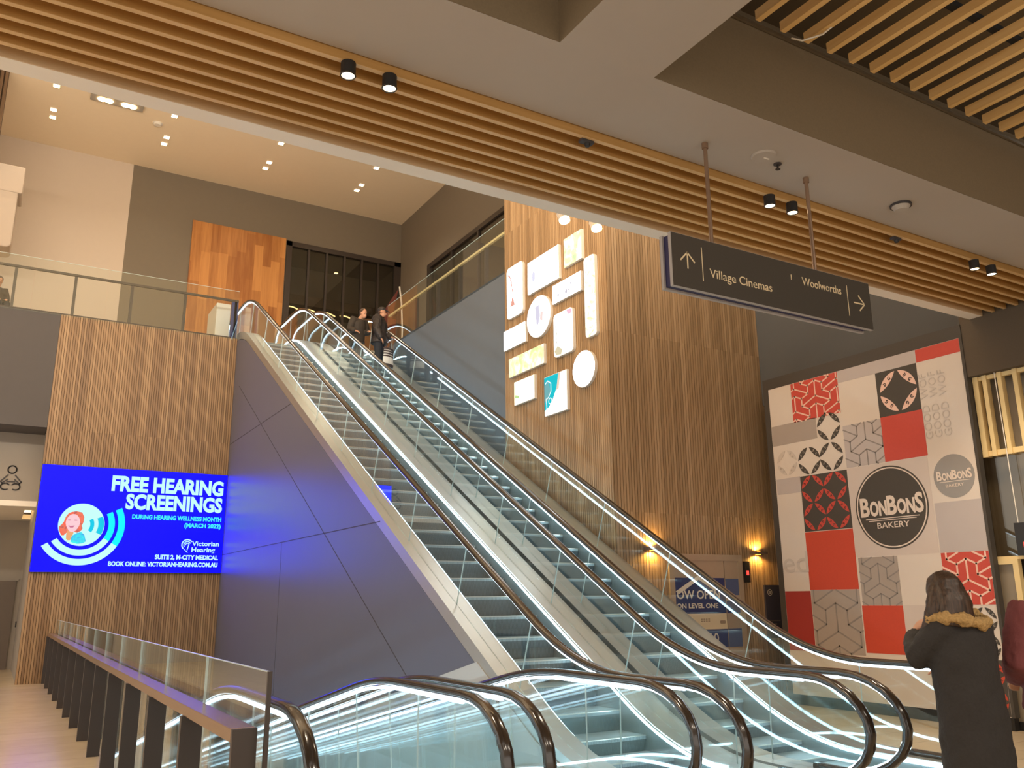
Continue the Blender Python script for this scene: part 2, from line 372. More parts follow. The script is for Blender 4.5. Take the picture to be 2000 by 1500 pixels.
def circ(cu, cv, r, n=48, a0=0.0, a1=2*PI, rv=None):
    rv = rv or r
    return [(cu+r*math.cos(a0+(a1-a0)*i/n), cv+rv*math.sin(a0+(a1-a0)*i/n)) for i in range(n if abs(a1-a0-2*PI) < 1e-6 else n+1)]
def arcband(cu, cv, r0, r1, a0, a1, n=40):
    a = [(cu+r1*math.cos(a0+(a1-a0)*i/n), cv+r1*math.sin(a0+(a1-a0)*i/n)) for i in range(n+1)]
    b = [(cu+r0*math.cos(a0+(a1-a0)*i/n), cv+r0*math.sin(a0+(a1-a0)*i/n)) for i in range(n+1)]
    return a+b[::-1]
def rrect(u0, u1, v0, v1, r, n=6):
    p = []
    for cu, cv, a in ((u1-r, v0+r, -PI/2), (u1-r, v1-r, 0), (u0+r, v1-r, PI/2), (u0+r, v0+r, PI)):
        p += [(cu+r*math.cos(a+PI/2*i/n), cv+r*math.sin(a+PI/2*i/n)) for i in range(n+1)]
    return p
def ribbon(mb, pts, w, mp, d0, d1, m=0):
    """flat printed line through (u,v) points"""
    for (a, b), (c, d) in zip(pts[:-1], pts[1:]):
        l = math.hypot(c-a, d-b)
        if l < 1e-6: continue
        nx, ny = -(d-b)/l*w/2, (c-a)/l*w/2; ex, ey = (c-a)/l*w*0.3, (d-b)/l*w*0.3
        mb.prism([(a+nx-ex, b+ny-ey), (a-nx-ex, b-ny-ey), (c-nx+ex, d-ny+ey), (c+nx+ex, d+ny+ey)], mp, d0, d1, m)

# ================================================================== THE SETTING
g = MB(); g.box(-9, 1.25, -7, 20.97, -0.3, 0); g.box(1.25, 12.2, -7, 5.7, -0.3, 0); g.box(8.06, 12.2, 5.7, 10.6, -0.3, 0); g.box(-9, 0.6, 20.97, 26, -0.3, 0)
struct(g.build('floor', M['floor']), 'pale beige large-format tiled concourse floor')
g = MB(); g.box(1.15, 4.6, 5.7, 21.2, -4.6, -4.4)
struct(g.build('floor_lower', M['floor']), 'lower level floor far below the moving walks')
g = MB(); g.box(1.12, 1.25, 5.7, 21, -4.4, -0.3)
struct(g.build('wall_void', M['white']), 'white side wall of the floor opening')

def slats_x(mb, x0, x1, yf, z0, z1, p, w=0.80, dep=0.016, m=0):
    n = int(round((x1-x0)/p))
    for i in range(n):
        a = x0+i*p; mb.box(a, a+p*w, yf, yf+dep, z0, z1, m)
def slats_y(mb, xf, y0, y1, z0, z1, p, w=0.80, dep=0.016, m=0):
    n = int(round((y1-y0)/p))
    for i in range(n):
        a = y0+i*p; mb.box(xf, xf+dep, a, a+p*w, z0, z1, m)
# timber wall that carries the screen
g = MB(); slats_x(g, 0.59, 4.47, 20.96, -4.4, 7.93, 0.05); g.box(0.59, 4.5, 20.976, 21.15, -4.4, 7.93, 1)
struct(g.build('wall_screen', [M['slat_wall'], M['gap']]), 'timber slat wall behind the blue screen')
# grey fascia at the upper floor edge and the recess beside the timber wall
g = MB(); g.box(-9, 0.585, 20.97, 21.15, 5.33, 7.93); g.box(-9, 0.585, 21.15, 22.0, 5.33, 5.45)
struct(g.build('wall_left_fascia', M['fascia_grey']), 'warm grey fascia under the upper floor edge')
g = MB(); g.box(-9, 0.6, 22.0, 22.15, 3.82, 5.6)
struct(g.build('wall_left_symbol', M['wall_grey']), 'grey wall carrying the baby symbol')
g = MB(); g.box(-9, 0.40, 22.0, 25.9, 3.70, 3.82); g.box(0.40, 0.6, 22.0, 22.9, 3.70, 3.82); g.box(0.40, 0.6, 25.4, 25.9, 3.70, 3.82)
struct(g.build('ceiling_recess', M['white']), 'white lowered ceiling of the recess')
boxobj('cove_light_strip', (0.42, 0.58, 23.0, 25.3, 3.86, 3.88), M['cove_glow'])
tag(bpy.data.objects['cove_light_strip'], 'warm cove light slot in the recess ceiling beside the timber wall', 'light')
g = MB(); g.box(-9, 0.9, 25.9, 26.05, 0, 4.2)
struct(g.build('wall_left_back', M['wall_grey']), 'grey back wall of the recess with a brown door')
g = MB(); g.box(0.6, 0.75, 21.15, 25.9, 0, 5.45)
struct(g.build('wall_left_side', M['wall_grey']), 'side wall of the recess')
d = thing('door_1', 'brown door at the back of the recess left of the timber wall', 'door', (0.05, 25.88, 0)); d['kind'] = 'structure'
boxobj('door_leaf', (-0.48, 0.48, 25.85, 25.9, 0, 2.17), M['door_brown'], d); boxobj('door_frame', (-0.54, 0.53, 25.87, 25.9, 2.17, 2.22), M['wall_grey'], d)
o = boxobj('wall_switch', (0.57, 0.62, 25.85, 25.9, 1.02, 1.16), M['black'])
tag(o, 'small black switch plate on the recess wall beside the brown door', 'switch')
# baby-change symbol
g = MB(); mp = lambda u, v, dd: (u, 21.995-dd, v); cx, cz = 0.045, 4.25
ribbon(g, circ(cx, cz+0.25, 0.085, 24)+[(cx+0.085, cz+0.25)], 0.026, mp, 0, 0.012)
ribbon(g, [(cx-0.07, cz+0.13), (cx-0.2, cz-0.02), (cx-0.17, cz-0.06), (cx-0.07, cz+0.03)], 0.026, mp, 0, 0.012)
ribbon(g, [(cx+0.07, cz+0.13), (cx+0.2, cz-0.02), (cx+0.17, cz-0.06), (cx+0.07, cz+0.03)], 0.026, mp, 0, 0.012)
ribbon(g, [(cx-0.08, cz-0.02), (cx+0.08, cz-0.02)], 0.026, mp, 0, 0.012)
ribbon(g, [(cx+0.088*math.cos(a)*1.0-0.1, cz-0.13+0.07*math.sin(a)) for a in [i*PI/8+PI*0.2 for i in range(13)]], 0.026, mp, 0, 0.012)
ribbon(g, [(cx+0.088*math.cos(a)+0.1, cz-0.13+0.07*math.sin(a)) for a in [PI*0.8-i*PI/8 for i in range(13)]], 0.026, mp, 0, 0.012)
tag(g.build('baby_symbol', M['joint']), 'outline baby symbol on the grey wall left of the blue screen', 'symbol')

# tall grey cladding under the rising escalators
S30 = math.tan(math.radians(30)); S12 = math.tan(math.radians(12))
def sq(u, d=0.75):
    return 0.0 if u < -d else (u if u > d else (u+d)**2/(4*d))
UP = 7.93; Y0 = 6.70; Y1 = Y0+UP/S30
def f_up(y, off=0.0): return S30*(sq(y-Y0-off)-sq(y-Y1-off))
def f_dn(y): return -S12*sq(y-7.15, 0.5)
mpX = lambda X: (lambda u, v, dd: (X-dd, u, v))
g = MB(); ys = [5.0+0.4*i for i in range(41)]
top = [(y, f_up(y)-0.035) for y in ys if y < 20.95]+[(20.95, f_up(20.95)-0.035)]
g.prism([(5.0, -4.4)]+top+[(20.95, -4.4)], mpX(4.56), 0, 0.075, 0)
mj = mpX(4.4855)
ribbon(g, [(20.9, 5.27), (15.88, 5.27)], 0.014, mj, 0, 0.003, 1); ribbon(g, [(20.9, 2.66), (11.2, 2.66)], 0.014, mj, 0, 0.003, 1)
ribbon(g, [(20.4, 6.6), (9.2, 0.13)], 0.014, mj, 0, 0.003, 1); ribbon(g, [(16.0, 2.66), (16.0, -3)], 0.008, mj, 0, 0.003, 1)
struct(g.build('wall_escalator', [M['cladding'], M['joint']]), 'purple-lit grey panelled wall under the rising escalator')

# upper floor, its edge walls and back walls
YB, ZC, XR = 27.2, 15.05, 11.4
g = MB(); g.box(-9, 11.6, 21.16, YB+2.5, 7.75, 7.93); g.box(8.31, 11.6, 13.83, 21.16, 7.75, 7.93)
struct(g.build('floor_upper', M['floor']), 'upper level floor')
boxobj('trim_1', (-9, 4.46, 20.955, 21.16, 7.932, 7.955), M['post']); struct(bpy.data.objects['trim_1'], 'dark edge trim of the upper floor')
boxobj('wall_right_lower', (8.1, 8.3, 13.82, 21.5, -0.3, 8.0), M['blue_grey']); struct(bpy.data.objects['wall_right_lower'], 'blue-grey wall beside the escalators below the upper floor')
boxobj('wall_back_upper_cream', (-9, 2.25, YB, YB+0.2, 7.9, ZC), M['cream_wall']); struct(bpy.data.objects['wall_back_upper_cream'], 'cream wall at the back of the upper level')
g = MB(); g.box(2.25, 7.22, YB, YB+0.2, 7.9, ZC); g.box(7.22, XR+0.1, YB, YB+0.2, 13.52, ZC)
struct(g.build('wall_back_upper', M['taupe']), 'taupe wall at the back of the upper level')
g = MB(); g.box(XR, XR+0.2, 13.0, YB+0.1, 12.6, ZC); g.box(XR, XR+0.2, 24.8, YB+0.1, 7.9, 12.6); g.box(XR, XR+0.2, 13.0, 14.0, 7.9, 12.6)
struct(g.build('wall_right_upper', M['taupe']), 'taupe right-hand wall of the upper level')
boxobj('wall_front_light_block', (-9, 11.6, 6.16, 6.28, 8.0, ZC), M['cream']); struct(bpy.data.objects['wall_front_light_block'], 'unseen cream wall added above the edge beam to block ambient light')  # unseen wall added to keep world light out of the atrium
boxobj('wall_left_light_block', (-9.2, -9, 6.3, YB+0.2, 7.95, ZC), M['cream']); struct(bpy.data.objects['wall_left_light_block'], 'unseen cream wall added left of the atrium to block ambient light')  # also added out of view, closing the left side against world light
boxobj('ceiling_atrium', (-9, 12.2, 6.3, YB+0.3, ZC, ZC+0.2), M['cream']); struct(bpy.data.objects['ceiling_atrium'], 'cream high ceiling over the escalators')
# glazed shopfront at the back
w = thing('window_1', 'dark framed glass shopfront at the back of the upper level', 'window', (9.3, YB, 7.93)); w['kind'] = 'structure'
g = MB(); g.box(7.22, 7.40, YB-0.05, YB+0.15, 7.93, 13.52); g.box(11.15, 11.4, YB-0.05, YB+0.15, 7.93, 13.52); g.box(7.22, 11.4, YB-0.05, YB+0.15, 13.35, 13.52)
g.build('frame', M['post'], w)
for x in (8.0, 8.64, 9.28, 9.92, 10.54): boxobj('mullion', (x-0.035, x+0.035, YB-0.03, YB+0.1, 7.93, 13.36), M['post'], w)
for a, b in ((7.40, 7.965), (8.035, 8.605), (8.675, 9.245), (9.315, 9.885), (9.955, 10.505), (10.575, 11.15)):
    boxobj('pane', (a, b, YB+0.02, YB+0.04, 7.95, 13.35), M['shop_glass'], w)
g = MB(); g.box(7.0, 11.6, YB+2.4, YB+2.6, 7.93, 14); g.box(7.0, 11.6, YB+0.2, YB+2.5, 13.6, 13.8); g.box(6.9, 7.05, YB+0.2, YB+2.5, 7.93, 14); g.box(11.5, 11.7, YB+0.2, YB+2.5, 7.93, 14)
struct(g.build('wall_shop_inside', M['taupe']), 'dim inside walls of the upper shop')
g = MB(); g.box(7.1, 11.5, YB+1.2, YB+2.35, 11.75, 12.1)
struct(g.build('trim_shop_bulkhead', M['dark_fascia']), 'dark bulkhead inside the upper shop')
for i, (a, b) in enumerate(((7.40, 7.965), (8.035, 8.605), (8.675, 9.245), (9.315, 9.885), (9.955, 10.505))):
    g = MB(); pts = [(a+0.05+(b-a-0.1)*k/8, YB+0.5, 11.33-0.012*i+0.07*math.sin(PI*(k/8*0.8+0.15))-0.05*k/8) for k in range(9)]
    g.tube(pts, 0.022, 6)  # warm reflections in the shop panes, modelled as glowing tubes
    tag(g.build('reflection_line', M['gold_reflection']), 'golden shopfront reflection built as a glowing tube, %s pane from its left end' % ('first', 'second', 'third', 'fourth', 'fifth')[i], 'light', 'golden shopfront reflections built as glowing tubes')
# glazed strip on the right-hand upper wall
w = thing('window_2', 'dark framed shop glazing on the right-hand upper wall', 'window', (XR, 20, 7.93)); w['kind'] = 'structure'
g = MB(); g.box(XR-0.04, XR+0.12, 14.0, 24.8, 12.45, 12.6); g.box(XR-0.04, XR+0.12, 24.6, 24.8, 7.93, 12.45); g.box(XR-0.04, XR+0.12, 14.0, 14.15, 7.93, 12.45); g.build('frame', M['post'], w)
for y in (15.8, 17.6, 19.4, 21.2, 23.0): boxobj('mullion', (XR-0.03, XR+0.08, y-0.04, y+0.04, 7.93, 12.46), M['post'], w)
ye = [14.15, 15.8, 17.6, 19.4, 21.2, 23.0, 24.6]
for a, b in zip(ye[:-1], ye[1:]): boxobj('pane', (XR+0.02, XR+0.04, a+0.04, b-0.04, 7.95, 12.45), M['shop_glass'], w)
g = MB(); g.box(XR+0.8, XR+1.0, 13.0, 25.2, 7.9, 13); g.box(XR+0.2, XR+0.8, 13.0, 25.2, 12.62, 12.8); g.box(XR+0.2, XR+0.8, 12.9, 13.0, 7.9, 12.8); g.box(XR+0.2, XR+0.8, 25.0, 25.2, 7.9, 12.8); g.build('wall_right_shop_inside', M['taupe']); struct(bpy.data.objects['wall_right_shop_inside'], 'dim inside of the right-hand upper shop')

# lift shaft clad in timber slats
g = MB(); slats_x(g, 8.05, 11.46, 10.52, 0, ZC, 0.055); g.box(8.075, 11.5, 10.536, 10.7, 0, ZC, 2)
slats_y(g, 8.03, 10.54, 13.82, 0, ZC, 0.055, m=1); g.box(8.046, 8.2, 10.56, 13.82, 0, ZC, 2)
struct(g.build('wall_lift_shaft', [M['slat_x'], M['slat_y'], M['gap']]), 'timber slat lift shaft right of the escalators')
# blue-grey wall above the hoarding and brown fascia above the shop
boxobj('wall_right_upper_front', (11.4, 11.6, 6.3, 10.6, 4.9, ZC), M['blue_dark']); struct(bpy.data.objects['wall_right_upper_front'], 'blue-grey wall above the patterned hoarding')
boxobj('wall_right_fascia', (10.88, 11.4, -7, 6.45, 4.43, 6.4), M['dark_fascia']); struct(bpy.data.objects['wall_right_fascia'], 'dark brown fascia above the slatted shopfront')
boxobj('wall_right_shop', (11.9, 12.1, -7, 10.5, 0, 6.4), M['dark_shop']); struct(bpy.data.objects['wall_right_shop'], 'dim shop interior at the right')

# low ceiling with recesses
ZL = 5.27
g = MB()
g.box(-9, 11.4, 4.2, 5.0, ZL, ZL+0.3)
g.box(2.885, 3.70, -7, 4.2, ZL, ZL+0.3); g.box(-9, -3.0, -7, 4.2, ZL, ZL+0.3); g.box(-3.0, 2.885, -7, 0.4, ZL, ZL+0.3); g.box(3.70, 11.4, -7, -1.6, ZL, ZL+0.3)
struct(g.build('ceiling_low', M['grey_ceiling']), 'grey plasterboard low ceiling')
g = MB()
g.box(-3.0, 2.885, 4.195, 4.35, ZL+0.005, 6.3); g.box(2.88, 3.0, 0.4, 4.2, ZL+0.005, 6.3); g.box(-3.0, 2.9, 0.4, 4.2, 6.2, 6.35); g.box(-3.1, -3.0, 0.4, 4.2, ZL, 6.3)
g.box(3.70, 11.4, 4.195, 4.35, ZL+0.005, 6.15); g.box(3.6, 3.705, -1.6, 4.2, ZL+0.005, 7.2); g.box(3.6, 11.5, -1.6, 5.2, 7.2, 7.35); g.box(3.6, 11.5, 5.1, 5.2, 5.6, 7.2)
struct(g.build('ceiling_recess_dark', M['dark_brown']), 'dark brown sides of the ceiling recesses')
# edge beam: battens plus its pale fascia
g = MB(); g.box(-9, 10.88, 6.13, 6.30, 5.2, 8.0); g.box(-9, 10.88, 4.95, 6.118, 5.295, 5.62, 1); g.box(-9, 10.88, 6.118, 6.13, 5.2, 5.295, 2)
struct(g.build('ceiling_beam', [M['white'], M['batten'], M['beige']]), 'pale edge beam beside the timber battens')
t = thing('batten_soffit', 'row of golden timber battens under the edge beam', 'ceiling battens', (0, 5.5, 5.2))
for k in range(7):
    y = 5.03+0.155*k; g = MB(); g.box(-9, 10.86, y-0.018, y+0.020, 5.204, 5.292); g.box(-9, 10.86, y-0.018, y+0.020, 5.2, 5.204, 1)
    g.build('batten', [M['batten'], M['batten_bottom']], t)
# amber grille in the right recess
t = thing('ceiling_grille', 'amber timber ceiling grille in the dark recess at top right', 'ceiling grille', (7, 1.5, 6.0))
for k in range(26):
    x = 4.66+0.275*k; g = MB(); g.box(x-0.026, x+0.026, -1.4, 4.03, 6.0, 6.085); g.build('slat', M['grille'], t)
g = MB(); g.box(3.8, 11.3, 3.2, 3.26, 6.085, 6.14); g.box(3.8, 11.3, 0.8, 0.86, 6.085, 6.14); g.build('carrier', M['black_gap'], t)
for i, pts in enumerate((((4.2, 3.9, 6.75), (5.4, 3.2, 6.62), (6.8, 2.6, 6.7), (8.6, 2.5, 6.6), (10.8, 1.7, 6.7)), ((5.0, 1.8, 6.7), (6.4, 2.4, 6.6), (7.8, 3.2, 6.66), (9.6, 3.7, 6.6), (11.0, 3.9, 6.7)))):
    g = MB(); g.tube(pts, 0.035, 8); tag(g.build('ceiling_cable', M['black_gap'], smooth=True), ('black cable sagging above the amber ceiling grille, curving towards its far end', 'black cable crossing above the amber ceiling grille towards the fascia')[i], 'cable')
g = MB(); g.tube([(5.02, 4.02, 5.97), (5.1, 3.98, 5.95), (5.2, 3.86, 5.97), (5.25, 3.74, 6.03)], 0.008, 6)
tag(g.build('loose_wire', M['white'], smooth=True), 'short pale loose wire hanging at the end of the amber grille', 'wire')
g = MB(); g.box(3.72, 11.3, 4.17, 4.19, 6.10, 6.13)
struct(g.build('trim_2', M['steel']), 'thin metal track along the dark ceiling recess')

# ================================================================== ESCALATORS AND MOVING WALKS
def rail_path(f, yn, ye, zt, rise_end, a=0.60, b=0.40):
    cz = zt-b; P = []
    for i in range(5): P.append((yn+a+0.35-0.35*i/4, cz-b+f(yn)))
    for i in range(1, 13):
        t = -PI/2-PI*i/12; P.append((yn+a+a*math.cos(t), cz+b*math.sin(t)+f(yn)))
    y = yn+a+0.12
    while y < ye-a-0.05: P.append((y, zt+f(y))); y += 0.14
    P.append((ye-a, zt+rise_end))
    for i in range(1, 13):
        t = PI/2-PI*i/12; P.append((ye-a+a*math.cos(t), cz+b*math.sin(t)+rise_end))
    P.append((ye-a-0.35, cz-b+rise_end))
    return P
def rail_mesh(X, path, hw=0.042, ht=0.03):
    """handrail section: rounded top, flat below, swept in the plane X"""
    prof = [(-hw, -0.6*ht), (-hw, 0.35*ht), (-hw*0.75, 0.85*ht), (-hw*0.3, ht), (hw*0.3, ht), (hw*0.75, 0.85*ht), (hw, 0.35*ht), (hw, -0.6*ht), (hw*0.6, -ht), (-hw*0.6, -ht)]
    g = MB(); n = len(path); k = len(prof); vs = []
    for i in range(n):
        a = path[max(i-1, 0)]; b = path[min(i+1, n-1)]; dy, dz = b[0]-a[0], b[1]-a[1]; l = math.hypot(dy, dz); dy /= l; dz /= l
        for (px, ph) in prof: vs.append((X+px, path[i][0]-dz*ph, path[i][1]+dy*ph))
    fs = [(i*k+j, i*k+(j+1) % k, (i+1)*k+(j+1) % k, (i+1)*k+j) for i in range(n-1) for j in range(k)]+[tuple(range(k)), tuple((n-1)*k+j for j in range(k))]
    g.add(vs, fs); return g
def glass_top(y, f, yn, ye, zt, rise_end, a=0.58, b=0.38):
    cz = zt-0.40
    if y < yn+a: return cz+f(yn)+b*math.sqrt(max(0, 1-((yn+a-y)/a)**2))
    if y > ye-a: return cz+rise_end+b*math.sqrt(max(0, 1-((y-ye+a)/a)**2))
    return zt-0.03+f(y)
def glass_bot(y, f, yn, ye, zt, rise_end, a=0.58, b=0.40):
    cz = zt-0.40
    if y < yn+a: return cz+f(yn)-b*math.sqrt(max(0, 1-((yn+a-y)/a)**2))
    if y > ye-a: return cz+rise_end-b*math.sqrt(max(0, 1-((y-ye+a)/a)**2))
    return 0.15+f(y)
def glass_panels(X, f, slope, yn, ye, zt, rise_end, parent, lean, step=1.36):
    a0 = yn+0.03; end = ye-0.03; n = max(1, round((end-a0)/step)); w = (end-a0)/n
    for i in range(n):
        ta, tb = a0+w*i+0.002, a0+w*(i+1)-0.002; K = 10; g = MB(); vs = []
        for k in range(K+1):
            t = ta+(tb-ta)*k/K; sl = (f(t+0.05)-f(t-0.05))/0.1; t2 = t+lean*sl
            t2 = min(max(t2, a0), end); zt_ = glass_top(t, f, yn, ye, zt, rise_end); zb = glass_bot(t2, f, yn, ye, zt, rise_end)
            vs += [(X-0.006, t2, zb), (X+0.006, t2, zb), (X-0.006, t, zt_), (X+0.006, t, zt_)]
        o = 0; fa, fe = [], []
        for k in range(K):
            b = 4*k; c = b+4
            fa += [(b, c, c+2, b+2), (b+1, b+3, c+3, c+1)]; fe += [(b+2, c+2, c+3, b+3), (b, b+1, c+1, c)]
        fe += [(0, 2, 3, 1), (4*K, 4*K+1, 4*K+3, 4*K+2)]
        g.add(vs, fa, 0); g.v, off = g.v, 0
        for q in fe: g.f.append(list(q)); g.m.append(1)
        g.build('glass_panel', [M['glass'], M['glass_edge']], parent)
def span(f, a, b, n): return [(a+(b-a)*i/n, f(a+(b-a)*i/n)) for i in range(n+1)]

HL, HR = 4.63, 5.93; YN, YE = 4.66, 22.9
esc = thing('escalator', 'escalator nearest the grey panelled wall and blue screen, with glass balustrades', 'escalator', (HL, YN, 0), 'pair of escalators rising to the upper level')
rp = rail_path(f_up, YN, YE, 0.97, UP)
for X in (HL, HR):
    rail_mesh(X, rp).build('handrail', M['rubber'], esc, smooth=True)
    g = MB(); g.sweep([(y, z) for y, z in span(f_up, YN+0.62, YE-0.62, 110)], X-0.009, X+0.009, 0.915, 0.938)
    for y0_, sgn, z0_ in ((YN, -1, 0.0), (YE, 1, UP)):
        c = y0_-sgn*0.60; pts = [(c+sgn*0.565*math.cos(t), z0_+0.57+0.365*math.sin(t)) for t in [PI/2-PI*i/14 for i in range(15)]]
        for p_, q_ in zip(pts[:-1], pts[1:]): g.sweep([p_, q_], X-0.009, X+0.009, -0.011, 0.011)
    g.build('light_strip', M['led'], esc)
    glass_panels(X, f_up, S30, YN, YE, 0.97, UP, esc, 0.42)
g = MB(); P_ = span(f_up, YN+0.30, YE-0.3, 110)
g.sweep(P_, HL-0.145, HL+0.165, -0.03, 0.15); g.build('deck', M['steel_warm'], esc)
g = MB(); g.sweep(P_, HR-0.165, HR+0.215, -0.03, 0.15); g.build('deck', M['steel_warm'], esc)
for x0, x1 in ((HL+0.165, HL+0.18), (HR-0.18, HR-0.165)):
    g = MB(); g.sweep(P_, x0, x1, -0.30, 0.13); g.build('skirt_panel', M['skirt'], esc)
for x0, x1 in ((HL+0.181, HL+0.188), (HR-0.188, HR-0.181)):
    g = MB(); g.sweep(span(f_up, YN+0.45, YE-0.45, 110), x0, x1, 0.105, 0.130); g.build('skirting_light', M['led_base'], esc)
boxobj('floor_plate', (HL+0.18, HR-0.18, YN-0.6, 6.0, -0.02, 0.006), M['steel'], esc); boxobj('floor_plate', (HL+0.18, HR-0.18, 21.2, YE+0.4, UP-0.02, UP+0.006), M['steel'], esc)
g = MB(); g.sweep(span(f_up, 8.6, 20.8, 60), HL-0.05, HR+0.19, -1.15, -0.35); g.build('underside_casing', M['cladding'], esc)
# one step, copied up the flight
def fs(y): return S30*(sq(y-6.72, 0.9)-sq(y-(6.72+UP/S30), 0.9))
sm = MB(); xa, xb = HL+0.192, HR-0.192
sm.box(xa, xb, 0.0, 0.41, -0.035, 0.0, 0)
prof = [(0.0, -0.03), (0.012, -0.08), (0.03, -0.15), (0.045, -0.235)]
vs = []
for (y, z) in prof: vs += [(xa, y, z), (xb, y, z), (xa, y+0.02, z), (xb, y+0.02, z)]
sm.add(vs, [q for i in range(3) for q in ((4*i, 4*i+1, 4*i+5, 4*i+4), (4*i+2, 4*i+6, 4*i+7, 4*i+3))], 1)
sm.box(xa, xb, -0.004, 0.014, -0.006, 0.003, 2)
step0 = None
for i in range(39):
    y = 5.95+0.4*i; z = fs(y)+0.004
    if step0 is None:
        step0 = sm.build('step', [M['step'], M['step_riser'], M['steel']], esc)
        st = step0
    else:
        st = step0.copy(); COL.objects.link(st); st.parent = esc; st.matrix_parent_inverse = esc.matrix_basis.inverted()
    st.location = (0, y, z)
esc2 = copy_tree(esc, (HL+1.745, YN, 0))
esc2['label'] = 'escalator nearest the timber lift shaft, with two people riding down it'

TL, TR = 1.64, 2.88; TN, TE = 4.95, 19.6
trv = thing('moving_walk', 'glass-sided sloping moving walk nearest the dark post balustrade, going down', 'moving walk', (TL, TN, 0), 'pair of moving walks going down to the lower level')
tend = f_dn(TE)
tp = rail_path(f_dn, TN, TE, 0.97, tend)
for X in (TL, TR):
    rail_mesh(X, tp).build('handrail', M['rubber'], trv, smooth=True)
    g = MB(); g.sweep(span(f_dn, TN+0.62, TE-0.62, 90), X-0.009, X+0.009, 0.905, 0.930)
    c = TN+0.60; pts = [(c-0.565*math.cos(t), 0.57+0.365*math.sin(t)) for t in [PI/2-PI*i/14 for i in range(15)]]
    for p_, q_ in zip(pts[:-1], pts[1:]): g.sweep([p_, q_], X-0.009, X+0.009, -0.011, 0.011)
    g.build('light_strip', M['led'], trv)
    glass_panels(X, f_dn, S12, TN, TE, 0.97, tend, trv, 0.6)
P_ = span(f_dn, TN+0.30, TE-0.3, 90)
for x0, x1 in ((TL-0.25, TL+0.165), (TR-0.165, TR+0.03)):
    g = MB(); g.sweep(P_, x0, x1, -0.03, 0.15); g.build('deck', M['travel_panel'], trv)
for x0, x1 in ((TL+0.166, TL+0.173), (TR-0.173, TR-0.166)):
    g = MB(); g.sweep(span(f_dn, TN+0.45, TE-0.45, 90), x0, x1, 0.105, 0.130); g.build('skirting_light', M['led_base'], trv)
g = MB(); g.sweep(span(f_dn, 6.0, TE-0.2, 80), TL+0.17, TR-0.17, -0.06, 0.0); g.build('pallet_belt', M['pallet'], trv)
g = MB(); g.box(TL+0.18, TR-0.18, TN-0.6, 6.02, -0.02, 0.006); g.build('floor_plate', M['steel'], trv)
g = MB(); g.sweep(span(f_dn, 7.5, TE-0.3, 60), TL-0.23, TR+0.01, -0.9, -0.08); g.build('underside_casing', M['travel_panel'], trv)
trv2 = copy_tree(trv, (TL+1.55, TN, 0))
trv2['label'] = 'glass-sided sloping moving walk beside the grey panelled escalator wall, going down'
g = MB(); g.prism([(8.35, 0.965), (20.5, -1.75), (20.5, -4.0), (6.2, -1.2), (5.6, 0.0), (6.3, 0.02), (7.2, 0.33)], mpX(4.483), 0, 0.010)
o = g.build('side_panel', M['travel_panel'], trv2); o['label'] = 'pale sloping side panel on the grey wall'
g = MB(); g.box(4.455, 4.47, 7.86, 7.90, 0.2, 0.78)
g.build('panel_trim', M['rail_bronze'], trv2)

# ================================================================== BALUSTRADES
vb = thing('void_balustrade', 'dark post balustrade with bronze rail and glass along the left walkway', 'balustrade', (1.13, 4.5, 0))
g = MB(); g.box(1.075, 1.195, 4.536, 20.93, 0.935, 1.0); g.build('rail', M['rail_bronze'], vb, bevel=0.004)
g = MB(); g.box(1.075, 1.195, 4.5, 4.535, 0.0, 0.999); g.build('end_panel', M['post'], vb)
for k in range(13):
    y = 5.72+1.27*k
    if y > 20.93: y = 20.86
    boxobj('post', (1.06, 1.185, y, y+0.05, 0.0, 0.935), M['post'], vb)
ge = [4.44, 5.88, 7.3, 8.7, 10.1, 11.5, 12.9, 14.3, 15.7, 17.1, 18.5, 19.9, 20.9]
for a, b in zip(ge[:-1], ge[1:]):
    g = MB(); g.box(1.213, 1.228, a+0.004, b-0.004, -0.05, 1.262, 0); g.box(1.2125, 1.2285, a+0.004, b-0.004, 1.262, 1.266, 1); g.box(1.2125, 1.2285, a+0.002, a+0.004, -0.05, 1.266, 1)
    g.build('glass_panel', [M['glass'], M['glass_edge']], vb)
g = MB(); g.box(1.21, 1.232, 4.425, 4.44, -0.05, 1.266); g.build('end_channel', M['post'], vb)
bb = thing('balcony_balustrade', 'glass balustrade with thin dark posts along the upper floor edge above the screen', 'balustrade', (2, 21.05, 7.93))
g = MB(); g.box(-8.8, 4.46, 20.98, 21.03, 8.89, 8.94); g.build('rail', M['post'], bb)
for k in range(9):
    x = 4.4-1.2*k; boxobj('post', (x-0.03, x+0.03, 21.0, 21.08, 7.96, 8.9), M['post'], bb)
for k in range(9):
    x = 4.46-1.5*k; g = MB(); g.box(x-1.49, x, 20.945, 20.957, 7.9, 9.16, 0); g.box(x-1.49, x, 20.944, 20.958, 9.16, 9.166, 1); g.build('glass_panel', [M['glass'], M['glass_edge']], bb)
boxobj('end_panel', (4.30, 4.46, 21.0, 21.06, 7.95, 8.9), M['navy'], bb)
rb = thing('side_balustrade', 'glass balustrade with dark posts along the upper floor edge beside the lift shaft', 'balustrade', (8.15, 17, 7.93))
g = MB(); g.box(8.12, 8.17, 13.85, 20.1, 8.84, 8.89); g.build('rail', M['cream_frame'], rb)
for y in (14.85, 16.05, 17.2, 18.4, 19.6): boxobj('post', (8.14, 8.22, y-0.03, y+0.03, 7.99, 8.86), M['post'], rb)
ge = [13.85, 14.85, 16.05, 17.2, 18.4, 20.12]
for a, b in zip(ge[:-1], ge[1:]):
    g = MB(); g.box(8.10, 8.112, a+0.005, b-0.005, 7.95, 9.15, 0); g.box(8.099, 8.113, a+0.005, b-0.005, 9.15, 9.156, 1); g.build('glass_panel', [M['glass'], M['glass_edge']], rb)

